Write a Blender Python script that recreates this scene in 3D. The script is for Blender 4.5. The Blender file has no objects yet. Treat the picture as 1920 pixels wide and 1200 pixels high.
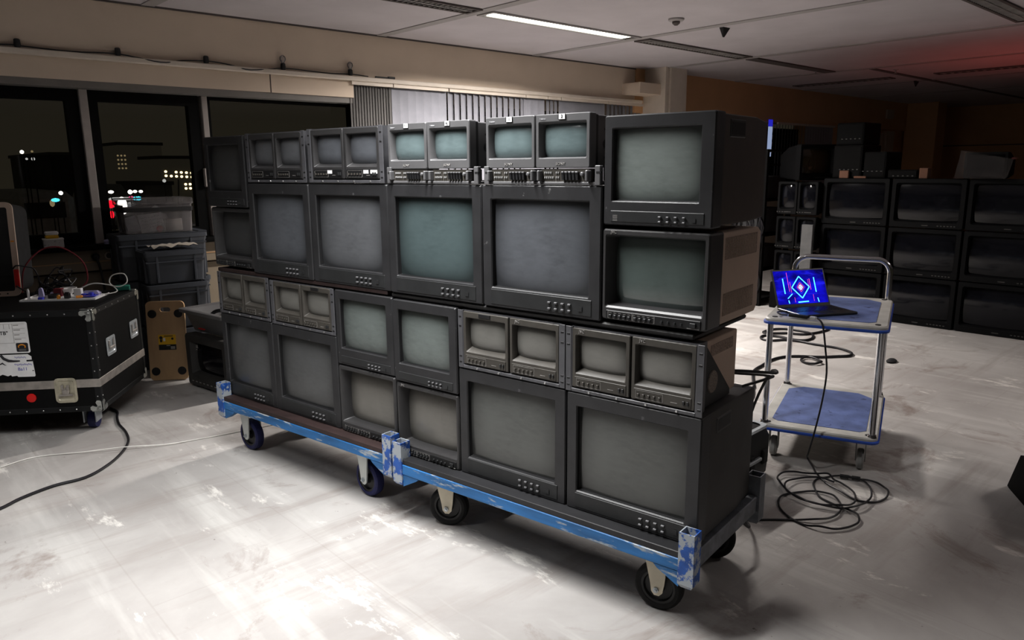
import bpy, math, random
from mathutils import Vector, Matrix
random.seed(7)
SC = bpy.context.scene
COL = SC.collection
PI = math.pi
R = math.radians

# ------------------------------------------------------------------ frames
CAMH = 1.41
PITCH, ROLL, YAWW = R(11.6246), R(0.4928), R(42.393)
CYAW = R(-38.3878) - YAWW                       # the monitor wall, seen in room axes
CU = Vector((math.cos(CYAW), math.sin(CYAW), 0))
CV = Vector((-math.sin(CYAW), math.cos(CYAW), 0))
def cart(u, v, z): return CU*u + CV*v + Vector((0, 0, z))

# ------------------------------------------------------------------ materials
def nodes_of(name):
    m = bpy.data.materials.new(name); m.use_nodes = True
    nt = m.node_tree; nt.nodes.clear()
    out = nt.nodes.new('ShaderNodeOutputMaterial')
    return m, nt, out
def N(nt, t, **kw):
    n = nt.nodes.new(t)
    for k, v in kw.items():
        if k in n.inputs: n.inputs[k].default_value = v
        else: setattr(n, k, v)
    return n
def rgba(c): return (c[0], c[1], c[2], 1.0)
def mixc(nt, fac, a, b, blend='MIX'):
    m = nt.nodes.new('ShaderNodeMix'); m.data_type = 'RGBA'; m.blend_type = blend
    for sock, val in ((m.inputs[0], fac), (m.inputs[6], a), (m.inputs[7], b)):
        if hasattr(val, 'links') or hasattr(val, 'is_linked'): nt.links.new(val, sock)
        elif isinstance(val, (int, float)): sock.default_value = val
        else: sock.default_value = rgba(val)
    return m.outputs[2]
def ramp(nt, fac, lo, hi):
    r = nt.nodes.new('ShaderNodeMapRange'); r.clamp = True
    r.inputs['From Min'].default_value = lo; r.inputs['From Max'].default_value = hi
    nt.links.new(fac, r.inputs['Value'])
    return r.outputs['Result']
def noise(nt, vec, scale, detail=4, rough=.55, dist=0.0):
    n = N(nt, 'ShaderNodeTexNoise', Scale=scale, Detail=detail, Roughness=rough, Distortion=dist)
    nt.links.new(vec, n.inputs['Vector'])
    return n.outputs['Fac']
def mapped(nt, vec, scale=(1, 1, 1), rot=(0, 0, 0)):
    m = nt.nodes.new('ShaderNodeMapping')
    m.inputs['Scale'].default_value = scale; m.inputs['Rotation'].default_value = rot
    nt.links.new(vec, m.inputs['Vector'])
    return m.outputs['Vector']
def pm(name, col, rough=.5, metal=0.0, var=.2, scale=9.0, bump=0.0, spec=.5, chips=None, chip_amt=.7, chip_scale=40., stretch=(1, 1, 1), seed=0.0):
    """procedural plastic / paint / metal: base colour broken by noise, optional worn chips"""
    m, nt, out = nodes_of(name)
    tc = nt.nodes.new('ShaderNodeTexCoord'); v = mapped(nt, tc.outputs['Object'], stretch)
    if seed:
        ad = N(nt, 'ShaderNodeVectorMath', operation='ADD'); ad.inputs[1].default_value = (seed, seed*1.7, seed*.3)
        nt.links.new(v, ad.inputs[0]); v = ad.outputs[0]
    f = noise(nt, v, scale)
    lo = [c*(1-var) for c in col]; hi = [min(1, c*(1+var)) for c in col]
    c = mixc(nt, ramp(nt, f, .3, .7), lo, hi)
    if chips:
        g = ramp(nt, noise(nt, v, chip_scale, 5, .65), chip_amt, chip_amt+.05)
        c = mixc(nt, g, c, chips)
    b = N(nt, 'ShaderNodeBsdfPrincipled', Roughness=rough, Metallic=metal)
    b.inputs['Specular IOR Level'].default_value = spec
    nt.links.new(c, b.inputs['Base Color'])
    if bump:
        bp = N(nt, 'ShaderNodeBump', Strength=bump, Distance=.002)
        nt.links.new(noise(nt, v, scale*25, 2), bp.inputs['Height']); nt.links.new(bp.outputs[0], b.inputs['Normal'])
    nt.links.new(b.outputs[0], out.inputs[0])
    return m
def emit(name, col, strength):
    m, nt, out = nodes_of(name)
    e = N(nt, 'ShaderNodeEmission', Strength=strength); e.inputs['Color'].default_value = rgba(col)
    nt.links.new(e.outputs[0], out.inputs[0]); return m
def glass_thin(name, tint=(1, 1, 1), ior=1.5, haze=0.0, hazecol=(.6, .6, .6)):
    m, nt, out = nodes_of(name)
    t = nt.nodes.new('ShaderNodeBsdfTransparent'); t.inputs[0].default_value = rgba(tint)
    g = N(nt, 'ShaderNodeBsdfGlossy', Roughness=.03)
    fr = N(nt, 'ShaderNodeFresnel', IOR=ior)
    mx = nt.nodes.new('ShaderNodeMixShader')
    nt.links.new(fr.outputs[0], mx.inputs[0]); nt.links.new(t.outputs[0], mx.inputs[1]); nt.links.new(g.outputs[0], mx.inputs[2])
    s = mx.outputs[0]
    if haze:
        d = N(nt, 'ShaderNodeBsdfDiffuse'); d.inputs[0].default_value = rgba(hazecol)
        m2 = nt.nodes.new('ShaderNodeMixShader')
        tc = nt.nodes.new('ShaderNodeTexCoord')
        mm = N(nt, 'ShaderNodeMath', operation='MULTIPLY'); mm.inputs[1].default_value = haze*2
        nt.links.new(noise(nt, tc.outputs['Object'], 14, 4), mm.inputs[0]); nt.links.new(mm.outputs[0], m2.inputs[0])
        nt.links.new(s, m2.inputs[1]); nt.links.new(d.outputs[0], m2.inputs[2]); s = m2.outputs[0]
    nt.links.new(s, out.inputs[0]); return m
def screen_mat(name, col, rough=.28, dust=.5, seed=0.0, spec=.5, coat=.35):
    """dusty dark picture tube: grey phosphor with a shading vignette painted towards the rim, uneven dust on top"""
    m, nt, out = nodes_of(name)
    tc = nt.nodes.new('ShaderNodeTexCoord')
    ad = N(nt, 'ShaderNodeVectorMath', operation='ADD'); ad.inputs[1].default_value = (seed, seed*.37, seed*1.3)
    nt.links.new(tc.outputs['Object'], ad.inputs[0]); v = ad.outputs[0]
    f1 = ramp(nt, noise(nt, v, 5.5, 3, .5, .6), .25, .75)
    f2 = ramp(nt, noise(nt, mapped(nt, v, (1, 1, 3)), 24, 5, .6), .3, .8)
    c = mixc(nt, f1, [x*.72 for x in col], [x*1.15 for x in col])
    c = mixc(nt, f2, c, [x*1.10+.002 for x in col])
    sm = ramp(nt, noise(nt, mapped(nt, v, (3, 3, 9)), 6, 6, .7, 1.5), .66, .70)
    k = N(nt, 'ShaderNodeMath', operation='MULTIPLY'); k.inputs[1].default_value = dust*.35
    nt.links.new(sm, k.inputs[0])
    c = mixc(nt, k.outputs[0], c, [min(1, x*1.5+.03) for x in col])
    # tube rim: phosphor edge, plus shading painted in as a vignette (generated coords of the screen mesh)
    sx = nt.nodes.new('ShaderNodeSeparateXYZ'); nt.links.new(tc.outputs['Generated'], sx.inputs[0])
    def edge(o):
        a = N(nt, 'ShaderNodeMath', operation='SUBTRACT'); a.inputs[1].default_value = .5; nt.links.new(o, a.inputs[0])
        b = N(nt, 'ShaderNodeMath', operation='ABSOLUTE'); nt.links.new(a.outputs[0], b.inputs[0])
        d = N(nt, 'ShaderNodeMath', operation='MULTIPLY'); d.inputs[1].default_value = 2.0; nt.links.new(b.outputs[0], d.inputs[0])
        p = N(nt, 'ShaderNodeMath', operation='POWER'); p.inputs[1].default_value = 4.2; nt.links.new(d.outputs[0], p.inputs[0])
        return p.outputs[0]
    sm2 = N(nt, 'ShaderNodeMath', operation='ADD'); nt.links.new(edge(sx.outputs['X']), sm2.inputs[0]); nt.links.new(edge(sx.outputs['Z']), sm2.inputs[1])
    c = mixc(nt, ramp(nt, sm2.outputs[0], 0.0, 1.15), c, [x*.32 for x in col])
    b = N(nt, 'ShaderNodeBsdfPrincipled', Roughness=rough)
    b.inputs['Specular IOR Level'].default_value = spec
    b.inputs['Coat Weight'].default_value = coat; b.inputs['Coat Roughness'].default_value = .06
    nt.links.new(c, b.inputs['Base Color']); nt.links.new(b.outputs[0], out.inputs[0])
    return m

def floor_mat():
    m, nt, out = nodes_of('worn screed floor')
    tc = nt.nodes.new('ShaderNodeTexCoord'); v = tc.outputs['Object']
    a = ramp(nt, noise(nt, v, .9, 6, .6, .4), .3, .72)
    c = mixc(nt, a, (.30, .283, .272), (.48, .466, .452))
    # trowelled lanes along both floor directions
    s1 = ramp(nt, noise(nt, mapped(nt, v, (3.2, .35, 1), (0, 0, R(24))), 1.4, 5, .6), .5, .68)
    c = mixc(nt, s1, c, (.50, .488, .47))
    s2 = ramp(nt, noise(nt, mapped(nt, v, (.5, 5, 1), (0, 0, R(10))), 1.1, 6, .65), .52, .75)
    c = mixc(nt, s2, c, (.29, .262, .245))
    # pale glue residue
    p = ramp(nt, noise(nt, mapped(nt, v, (1.6, .6, 1), (0, 0, R(20))), 2.6, 9, .72, .3), .58, .64)
    c = mixc(nt, p, c, (.62, .60, .57))
    # board seams
    br = N(nt, 'ShaderNodeTexBrick', Scale=1.0)
    br.inputs['Color1'].default_value = (1, 1, 1, 1); br.inputs['Color2'].default_value = (.94, .93, .92, 1); br.inputs['Mortar'].default_value = (.70, .66, .62, 1)
    br.inputs['Mortar Size'].default_value = .004; br.inputs['Mortar Smooth'].default_value = .6
    br.inputs['Brick Width'].default_value = 2.44; br.inputs['Row Height'].default_value = .61
    nt.links.new(mapped(nt, v, (1, 1, 1), (0, 0, R(90))), br.inputs['Vector'])
    c = mixc(nt, .22, c, br.outputs[0], 'MULTIPLY')
    # stains and specks
    st = ramp(nt, noise(nt, v, 1.9, 7, .7, .8), .565, .72)
    c = mixc(nt, st, c, (.21, .170, .150))
    sp = ramp(nt, noise(nt, v, 26, 3, .5), .74, .78)
    c = mixc(nt, sp, c, (.16, .14, .13))
    b = N(nt, 'ShaderNodeBsdfPrincipled', Roughness=.62); b.inputs['Specular IOR Level'].default_value = .35
    nt.links.new(c, b.inputs['Base Color'])
    bp = N(nt, 'ShaderNodeBump', Strength=.25, Distance=.004); nt.links.new(noise(nt, v, 40, 4), bp.inputs['Height']); nt.links.new(bp.outputs[0], b.inputs['Normal'])
    nt.links.new(b.outputs[0], out.inputs[0]); return m

M = {}
M['floor'] = floor_mat()
M['ceil'] = pm('ceiling tile', (.52, .495, .515), .9, var=.05, scale=2.5, bump=.15)
M['trim'] = pm('ceiling grid strip', (.36, .345, .34), .8, var=.06, scale=3)
M['trimdark'] = pm('dark ceiling slot', (.10, .085, .08), .8, var=.1, scale=5)
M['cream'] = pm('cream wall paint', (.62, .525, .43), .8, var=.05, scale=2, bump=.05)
M['dado'] = pm('cream lower wall shaded in colour', (.27, .225, .165), .8, var=.08, scale=3)  # weak light on the lower wall painted in as a darker cream
M['rail'] = pm('pale painted rail', (.62, .56, .49), .55, var=.05, scale=5)
M['head'] = pm('grey window head', (.19, .18, .17), .7, var=.08, scale=5)
M['mull'] = pm('grey mullion', (.36, .33, .31), .55, var=.08, scale=9)
M['blackframe'] = pm('black window frame', (.004, .004, .004), .6, var=.2, spec=.1)
M['glass'] = glass_thin('window glass', (.92, .92, .9))
M['brownwall'] = pm('far wall paint', (.62, .38, .20), .85, var=.08, scale=1.5)
M['blind'] = pm('blind fabric', (.235, .238, .265), .85, var=.06, scale=14, bump=.1)
M['blinddark'] = pm('bunched blind fabric', (.12, .115, .112), .85, var=.3, scale=30, stretch=(1, 1, .03))
M['plastic'] = pm('charcoal plastic', (.029, .029, .031), .46, var=.18, scale=10, bump=.12, chips=(.11, .11, .115), chip_amt=.665, chip_scale=34)
M['plasticB'] = pm('charcoal plastic worn', (.027, .027, .029), .5, var=.22, scale=8, bump=.12, chips=(.14, .14, .14), chip_amt=.65, chip_scale=30, seed=3.1)
M['panel'] = pm('control door plastic', (.024, .025, .026), .5, var=.2, scale=16, bump=.1)
M['taupe'] = pm('taupe plastic', (.060, .055, .048), .5, var=.15, scale=12, bump=.1)
M['jvcfront'] = pm('dark grey front plastic', (.042, .041, .042), .42, var=.12, scale=12, bump=.08)
M['sony'] = pm('mid grey plastic', (.108, .107, .110), .5, var=.08, scale=12, bump=.08)
M['black'] = pm('black plastic', (.012, .012, .013), .5, var=.2)
M['blackmatte'] = pm('matte black', (.018, .018, .019), .8, var=.3, scale=20)
M['cab'] = pm('dark cabinet metal', (.040, .038, .036), .55, var=.2, scale=9, bump=.1)
M['cabbrown'] = pm('brown grey cabinet metal', (.060, .045, .038), .6, var=.15, scale=9, bump=.1)
M['cabbeige'] = pm('beige cabinet metal', (.52, .40, .32), .6, var=.06, scale=9, bump=.12)
M['vent'] = pm('perforated beige vent', (.28, .21, .17), .7, var=.5, scale=220)
M['ventslat'] = pm('vent slat', (.38, .29, .235), .6)
M['btn'] = pm('grey button', (.135, .135, .14), .4, var=.1, scale=30)
M['btnlight'] = pm('pale button', (.30, .30, .30), .4, var=.1, scale=30)
M['rackear'] = pm('rack ear paint', (.085, .085, .092), .42, var=.15, scale=14)
M['screw'] = pm('steel screw', (.55, .55, .55), .3, .9)
M['white'] = pm('white paper', (.78, .78, .78), .7, var=.06, scale=20)
M['ink'] = pm('black ink', (.02, .02, .025), .7)
M['inkblue'] = pm('blue ink', (.10, .10, .42), .7)
M['letter'] = pm('light lettering', (.62, .62, .64), .4)
M['letterdim'] = pm('dim lettering', (.30, .29, .28), .4)
M['grille'] = pm('speaker grille', (.20, .165, .14), .7, var=.55, scale=300)
M['blue'] = pm('worn blue paint', (.024, .135, .33), .48, var=.45, scale=9, chips=(.34, .37, .39), chip_amt=.555, chip_scale=15, stretch=(.30, 1, 1.8))
M['bluepost'] = pm('very worn blue paint', (.02, .09, .34), .45, var=.3, scale=14, chips=(.34, .37, .40), chip_amt=.47, chip_scale=22)
M['galv'] = pm('galvanised steel', (.46, .49, .51), .42, .55, var=.2, scale=22)
M['galv2'] = pm('dull dark steel', (.15, .16, .18), .5, .3, var=.35, scale=18)
M['deckbrown'] = pm('dark brown plywood', (.034, .020, .019), .6, var=.35, scale=10, chips=(.17, .13, .12), chip_amt=.72, chip_scale=26, stretch=(.5, 1, 1))
M['deckblack'] = pm('black plywood', (.020, .020, .022), .5, var=.3, scale=12, chips=(.12, .12, .12), chip_amt=.69, chip_scale=20, stretch=(.3, 1, 1))
M['board'] = pm('thin stained board', (.028, .016, .015), .6, var=.3)
M['boardblk'] = pm('thin black board', (.014, .013, .013), .5, var=.3)
M['forkw'] = pm('zinc fork', (.60, .62, .60), .4, .25, var=.08, scale=12)
M['forkc'] = pm('cream zinc fork', (.58, .53, .42), .42, .2, var=.12, scale=12)
M['tyreblue'] = pm('blue rubber', (.009, .011, .075), .6, var=.2, scale=20)
M['tyreblack'] = pm('black rubber', (.0095, .009, .009), .7, var=.3, scale=20, spec=.3)
M['hub'] = pm('black nylon hub', (.006, .006, .006), .45)
M['cable'] = pm('black cable', (.012, .011, .014), .45)
M['cablewhite'] = pm('white cable', (.75, .74, .70), .5)
M['cablered'] = pm('dark red cable', (.16, .012, .02), .5)
M['chrome'] = pm('chrome tube', (.62, .63, .66), .14, 1.0, var=.06)
M['mat'] = pm('blue vinyl mat', (.105, .145, .31), .6, var=.25, scale=10, chips=(.035, .05, .13), chip_amt=.62, chip_scale=16, bump=.2)
M['tray'] = pm('grey painted tray', (.46, .45, .42), .5, var=.16, scale=9)
M['bumper'] = pm('blue bumper', (.025, .085, .42), .45, var=.15)
M['casegrey'] = pm('grey caster', (.30, .30, .29), .5)
M['towergrey'] = pm('grey tower panel', (.085, .085, .086), .6)
M['lapbody'] = pm('black laptop shell', (.014, .014, .016), .32, var=.2)
M['key'] = pm('laptop key', (.010, .010, .012), .35)
M['flight'] = pm('black laminate', (.0035, .0035, .0035), .6, spec=.18, var=.3, scale=40, chips=(.05, .05, .05), chip_amt=.80, chip_scale=55)
M['flightedge'] = pm('dull black edge', (.009, .0095, .010), .55, spec=.3, var=.3, scale=20)
M['alu'] = pm('worn aluminium', (.46, .43, .40), .42, .75, var=.2, scale=18)
M['chromeball'] = pm('case corner steel', (.50, .52, .50), .3, .9, var=.2, scale=30)
M['latchcream'] = pm('stained latch dish', (.50, .47, .37), .4, .5, var=.3, scale=18)
M['red'] = pm('red plastic', (.62, .012, .010), .4, var=.1)
M['yellow'] = pm('yellow sticker', (.75, .45, .02), .5, var=.06)
M['wood'] = pm('varnished ply', (.50, .335, .185), .5, var=.18, scale=6, stretch=(1, 1, .35), bump=.05)
M['crate'] = pm('grey polypropylene', (.055, .062, .075), .5, var=.12, scale=6)
M['crate2'] = pm('pale grey polypropylene', (.165, .163, .165), .5, var=.12, scale=6)
M['clear'] = glass_thin('clear storage plastic', (.95, .95, .97), 1.45, .22, (.42, .40, .40))
M['creamframe'] = pm('cream painted steel', (.55, .44, .36), .45, var=.08, scale=12)
M['paperbeige'] = pm('crumpled paper', (.46, .42, .36), .8, var=.15, scale=10)
M['orange'] = pm('orange plastic', (.75, .30, .02), .45)
M['bluebit'] = pm('blue plastic', (.06, .07, .55), .45)
M['green'] = pm('green plastic', (.02, .22, .16), .5)
M['lilac'] = pm('lilac plastic', (.42, .40, .62), .5)
M['tan'] = pm('brown card', (.12, .055, .032), .8, var=.1)
M['tvbody'] = pm('black tv cabinet', (.0028, .0028, .0032), .55, var=.2, spec=.12)
M['farblack'] = pm('dull black casing', (.0035, .0033, .0033), .7, var=.2, spec=.1)
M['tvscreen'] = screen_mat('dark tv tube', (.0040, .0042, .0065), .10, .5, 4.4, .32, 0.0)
M['film'] = glass_thin('clear plastic film', (.9, .9, .9), 1.45, .05, (.5, .48, .46))
M['wallpaper'] = M['white']

S_ = {}
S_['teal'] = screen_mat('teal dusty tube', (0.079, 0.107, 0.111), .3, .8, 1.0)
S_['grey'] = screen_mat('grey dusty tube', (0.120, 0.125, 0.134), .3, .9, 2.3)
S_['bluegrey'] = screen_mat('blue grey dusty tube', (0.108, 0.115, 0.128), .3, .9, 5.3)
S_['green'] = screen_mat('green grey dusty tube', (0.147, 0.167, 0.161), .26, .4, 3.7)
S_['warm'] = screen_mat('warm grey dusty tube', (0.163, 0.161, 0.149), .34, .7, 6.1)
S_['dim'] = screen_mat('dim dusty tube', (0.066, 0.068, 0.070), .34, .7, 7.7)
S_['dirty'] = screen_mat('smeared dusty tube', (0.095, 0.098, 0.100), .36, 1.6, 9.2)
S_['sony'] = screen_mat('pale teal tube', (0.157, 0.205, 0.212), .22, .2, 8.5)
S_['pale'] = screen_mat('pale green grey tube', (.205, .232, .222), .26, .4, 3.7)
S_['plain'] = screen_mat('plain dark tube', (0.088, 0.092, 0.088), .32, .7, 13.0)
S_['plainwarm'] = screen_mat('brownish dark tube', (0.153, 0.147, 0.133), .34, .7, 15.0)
S_['warmreflection'] = screen_mat('tube tinted for warm reflection', (.030, .018, .008), .12, .5, 4.0, .8)  # warm lamp reflection painted in as an amber base colour
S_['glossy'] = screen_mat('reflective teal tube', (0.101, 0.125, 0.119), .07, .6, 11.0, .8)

# ------------------------------------------------------------------ mesh builder
class MB:
    def __init__(s): s.v, s.f, s.m, s.X = [], [], [], Matrix.Identity(4)
    def at(s, loc=(0, 0, 0), rz=0, rx=0, ry=0):
        s.X = Matrix.Translation(loc) @ Matrix.Rotation(rz, 4, 'Z') @ Matrix.Rotation(ry, 4, 'Y') @ Matrix.Rotation(rx, 4, 'X'); return s
    def add(s, vs, fs, m=0):
        o = len(s.v); s.v += [s.X @ Vector(p) for p in vs]
        for f in fs: s.f.append([i+o for i in f]); s.m.append(m)
        return s
    def box(s, x0, x1, y0, y1, z0, z1, b=0.0, m=0):
        if x1 < x0: x0, x1 = x1, x0
        if y1 < y0: y0, y1 = y1, y0
        if z1 < z0: z0, z1 = z1, z0
        if b <= 0:
            vs = [(x, y, z) for z in (z0, z1) for y in (y0, y1) for x in (x0, x1)]
            fs = [(0, 2, 3, 1), (4, 5, 7, 6), (0, 1, 5, 4), (2, 6, 7, 3), (0, 4, 6, 2), (1, 3, 7, 5)]
            return s.add(vs, fs, m)
        b = min(b, (x1-x0)*.45, (y1-y0)*.45, (z1-z0)*.45)
        vs, idx = [], {}
        for ix, x in enumerate((x0, x1)):
            for iy, y in enumerate((y0, y1)):
                for iz, z in enumerate((z0, z1)):
                    dx, dy, dz = (b if ix == 0 else -b), (b if iy == 0 else -b), (b if iz == 0 else -b)
                    for ax, p in enumerate(((x, y+dy, z+dz), (x+dx, y, z+dz), (x+dx, y+dy, z))):
                        idx[ix, iy, iz, ax] = len(vs); vs.append(p)
        fs = []
        I = lambda *k: idx[k]
        for i in (0, 1):
            a = [I(i, 0, 0, 0), I(i, 1, 0, 0), I(i, 1, 1, 0), I(i, 0, 1, 0)]; fs.append(a if i else a[::-1])
            a = [I(0, i, 0, 1), I(0, i, 1, 1), I(1, i, 1, 1), I(1, i, 0, 1)]; fs.append(a if i else a[::-1])
            a = [I(0, 0, i, 2), I(1, 0, i, 2), I(1, 1, i, 2), I(0, 1, i, 2)]; fs.append(a if i else a[::-1])
        for i in (0, 1):
            for j in (0, 1):
                for a in ([I(i, j, 0, 0), I(i, j, 1, 0), I(i, j, 1, 1), I(i, j, 0, 1)],
                          [I(i, 0, j, 0), I(i, 1, j, 0), I(i, 1, j, 2), I(i, 0, j, 2)],
                          [I(0, i, j, 1), I(1, i, j, 1), I(1, i, j, 2), I(0, i, j, 2)]):
                    fs.append(a)
                for k in (0, 1): pass
        for i in (0, 1):
            for j in (0, 1):
                for k in (0, 1): fs.append([I(i, j, k, 0), I(i, j, k, 1), I(i, j, k, 2)])
        c = Vector(((x0+x1)/2, (y0+y1)/2, (z0+z1)/2))
        out = []
        for f in fs:
            p = [Vector(vs[i]) for i in f]; n = (p[1]-p[0]).cross(p[2]-p[0])
            out.append(f if n.dot(sum(p, Vector())/len(p)-c) > 0 else f[::-1])
        return s.add(vs, out, m)
    def loft(s, loops, m=0, cap0=False, cap1=False, closed=True, mats=None):
        n = len(loops[0]); vs = [p for l in loops for p in l]
        for k in range(len(loops)-1):
            fs = []
            for i in range(n if closed else n-1):
                j = (i+1) % n
                fs.append((k*n+i, k*n+j, (k+1)*n+j, (k+1)*n+i))
            if k == 0:
                o = len(s.v); s.v += [s.X @ Vector(p) for p in vs]
            for f in fs: s.f.append([i+o for i in f]); s.m.append(mats[k] if mats else m)
        if cap0: s.f.append([o+i for i in range(n)][::-1]); s.m.append(m)
        if cap1: s.f.append([o+(len(loops)-1)*n+i for i in range(n)]); s.m.append(mats[-1] if mats else m)
        return s
    def prism(s, poly, y0, y1, plane='xz', m=0):
        def P(a, b, c): return (a, c, b) if plane == 'xz' else ((a, b, c) if plane == 'xy' else (c, a, b))
        return s.loft([[P(a, b, y0) for a, b in poly], [P(a, b, y1) for a, b in poly]], m, True, True)
    def tube(s, pts, r, n=8, closed=False, m=0, cap=True):
        P = [Vector(p) for p in pts]; L = []
        k = len(P); up = Vector((0, 0, 1)); prev = None
        for i in range(k):
            a = P[(i-1) % k] if (closed or i > 0) else P[i]; b = P[(i+1) % k] if (closed or i < k-1) else P[i]
            t = (b-a)
            t = t.normalized() if t.length > 1e-9 else Vector((0, 0, 1))
            if prev is None:
                q = up if abs(t.dot(up)) < .9 else Vector((1, 0, 0))
                x = t.cross(q).normalized()
            else:
                x = (prev - t*prev.dot(t))
                x = x.normalized() if x.length > 1e-6 else t.orthogonal().normalized()
            prev = x; y = t.cross(x)
            rr = r[i] if isinstance(r, (list, tuple)) else r
            L.append([P[i] + (x*math.cos(2*PI*j/n) + y*math.sin(2*PI*j/n))*rr for j in range(n)])
        if closed: L.append(L[0])
        return s.loft(L, m, cap and not closed, cap and not closed)
    def lathe(s, prof, c=(0, 0, 0), axis='z', n=24, m=0, cap0=True, cap1=True, mats=None):
        L = []
        for r, h in prof:
            l = []
            for j in range(n):
                a = 2*PI*j/n; x, y = r*math.cos(a), r*math.sin(a)
                p = {'z': (x, y, h), 'y': (x, h, -y), 'x': (h, x, y)}[axis]
                l.append((c[0]+p[0], c[1]+p[1], c[2]+p[2]))
            L.append(l)
        return s.loft(L, m, cap0, cap1, mats=mats)
    def build(s, name, mats, parent=None, loc=None, angle=32):
        me = bpy.data.meshes.new(name)
        me.from_pydata([tuple(p) for p in s.v], [], s.f)
        for mt in (mats if isinstance(mats, (list, tuple)) else [mats]): me.materials.append(mt)
        me.polygons.foreach_set('material_index', s.m)
        import bmesh
        bm = bmesh.new(); bm.from_mesh(me); bmesh.ops.recalc_face_normals(bm, faces=bm.faces); bm.to_mesh(me); bm.free()
        me.polygons.foreach_set('use_smooth', [True]*len(me.polygons))
        me.set_sharp_from_angle(angle=R(angle)); me.update()
        o = bpy.data.objects.new(name, me); COL.objects.link(o)
        if parent is not None: o.parent = parent
        if loc is not None: o.location = loc
        return o
def rrect(x0, x1, z0, z1, y, r=.006, n=3):
    pts = []
    for cx, cz, a0 in ((x1-r, z0+r, -90), (x1-r, z1-r, 0), (x0+r, z1-r, 90), (x0+r, z0+r, 180)):
        for k in range(n+1):
            a = R(a0+90*k/n); pts.append((cx+r*math.cos(a), y, cz+r*math.sin(a)))
    return pts
def thing(name, label, cat, loc=(0, 0, 0), rz=0, group=None, rx=0, ry=0):
    o = bpy.data.objects.new(name, None); COL.objects.link(o); o.empty_display_size = .1
    o.location = loc; o.rotation_euler = (rx, ry, rz); o['label'] = label; o['category'] = cat
    if group: o['group'] = group
    return o
def tag(o, label, cat, group=None):
    o['label'] = label; o['category'] = cat
    if group: o['group'] = group
    return o
def struct(name, mb, mats, **k):
    o = mb.build(name, mats, **k); o['kind'] = 'structure'; return o
def dupmesh(o, loc, parent, name=None):
    c = o.copy(); COL.objects.link(c); c.parent = parent; c.location = loc
    return c
def lettering(body, size, loc, mat, parent, rot=(PI/2, 0, 0), name='lettering', ext=.0006, align='CENTER', sx=1.0):
    cu = bpy.data.curves.new(name, 'FONT'); cu.body = body; cu.size = size; cu.extrude = ext
    cu.align_x = align; cu.align_y = 'CENTER'; cu.materials.append(mat)
    o = bpy.data.objects.new(name, cu); COL.objects.link(o); o.parent = parent
    o.location = loc; o.rotation_euler = rot; o.scale = (sx, 1, 1)
    return o
def smooth(pts, k=4, closed=False):
    P = [Vector(p) for p in pts]; n = len(P); out = []
    rng = range(n) if closed else range(n-1)
    for i in rng:
        p0 = P[(i-1) % n] if (closed or i > 0) else P[i]; p1 = P[i]; p2 = P[(i+1) % n]
        p3 = P[(i+2) % n] if (closed or i < n-2) else p2
        for j in range(k):
            t = j/k
            out.append(.5*((2*p1)+(p2-p0)*t+(2*p0-5*p1+4*p2-p3)*t*t+(3*p1-p0-3*p2+p3)*t**3))
    if not closed: out.append(P[-1])
    return out

# ================================================================== the room
YW = 5.757                      # face of the fascia above the windows
CEIL = 2.53
XE = 17.3                       # far end wall
f = MB(); f.box(-5, XE+.2, -6, YW+.3, -.1, 0); struct('floor', f, M['floor'])
f = MB(); f.box(-5, XE+.2, -6, YW+.3, CEIL, CEIL+.1); struct('ceiling', f, M['ceil'])
n_trim = [0]
def trim(mb, mat):
    n_trim[0] += 1
    return struct('trim_%d' % n_trim[0], mb, mat)
for x in (-.05, 1.85, 3.75, 5.60, 7.50, 9.45, 11.4, 13.4):
    trim(MB().box(x-.045, x+.045, -6, YW, CEIL-.006, CEIL+.02), M['trim'])
trim(MB().box(9.5, XE, 3.93, 4.0, CEIL-.008, CEIL+.02), M['trimdark'])
trim(MB().box(7.55, 9.40, 4.36, 4.50, CEIL-.012, CEIL+.02), M['trimdark'])
trim(MB().box(11.45, XE, 1.5, 1.56, CEIL-.008, CEIL+.02), M['trimdark'])
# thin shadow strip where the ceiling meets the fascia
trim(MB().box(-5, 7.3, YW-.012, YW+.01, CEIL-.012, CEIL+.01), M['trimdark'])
# window wall: fascia, lower strip, soffit, sill wall
w = MB()
w.box(-5, 7.25, YW, YW+.30, 2.165, CEIL+.05)
w.box(-5, 3.46, YW+.005, YW+.30, 2.0, 2.165)
w.box(3.46, 7.25, YW+.12, YW+.30, 2.0, 2.165)
w.box(7.25, XE, YW, YW+.30, 2.03, CEIL+.05, m=1)
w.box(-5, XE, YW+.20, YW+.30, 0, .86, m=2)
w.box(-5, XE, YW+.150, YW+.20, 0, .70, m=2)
w.box(11.7, XE, YW+.06, YW+.30, .9, 2.03, m=1)
struct('wall_window', w, [M['cream'], M['brownwall'], M['dado']])
trim(MB().box(-5, 7.35, YW-.045, YW, 2.135, 2.172, b=.006), M['rail'])
trim(MB().box(2.715, 2.722, YW+.002, YW+.008, 2.0, 2.165), M['trimdark'])
trim(MB().box(-5, 3.46, YW+.02, YW+.29, 1.955, 2.0), M['head'])
# sill board and cable trunking
trim(MB().box(-5, 7.4, YW+.03, YW+.22, .868, .900, b=.006), M['blackframe'])
trim(MB().box(-5, 7.4, YW+.10, YW+.20, .715, .862, b=.004), M['dado'])
trim(MB().box(-5, 7.4, YW+.095, YW+.11, .777, .782), M['brownwall'])
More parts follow.
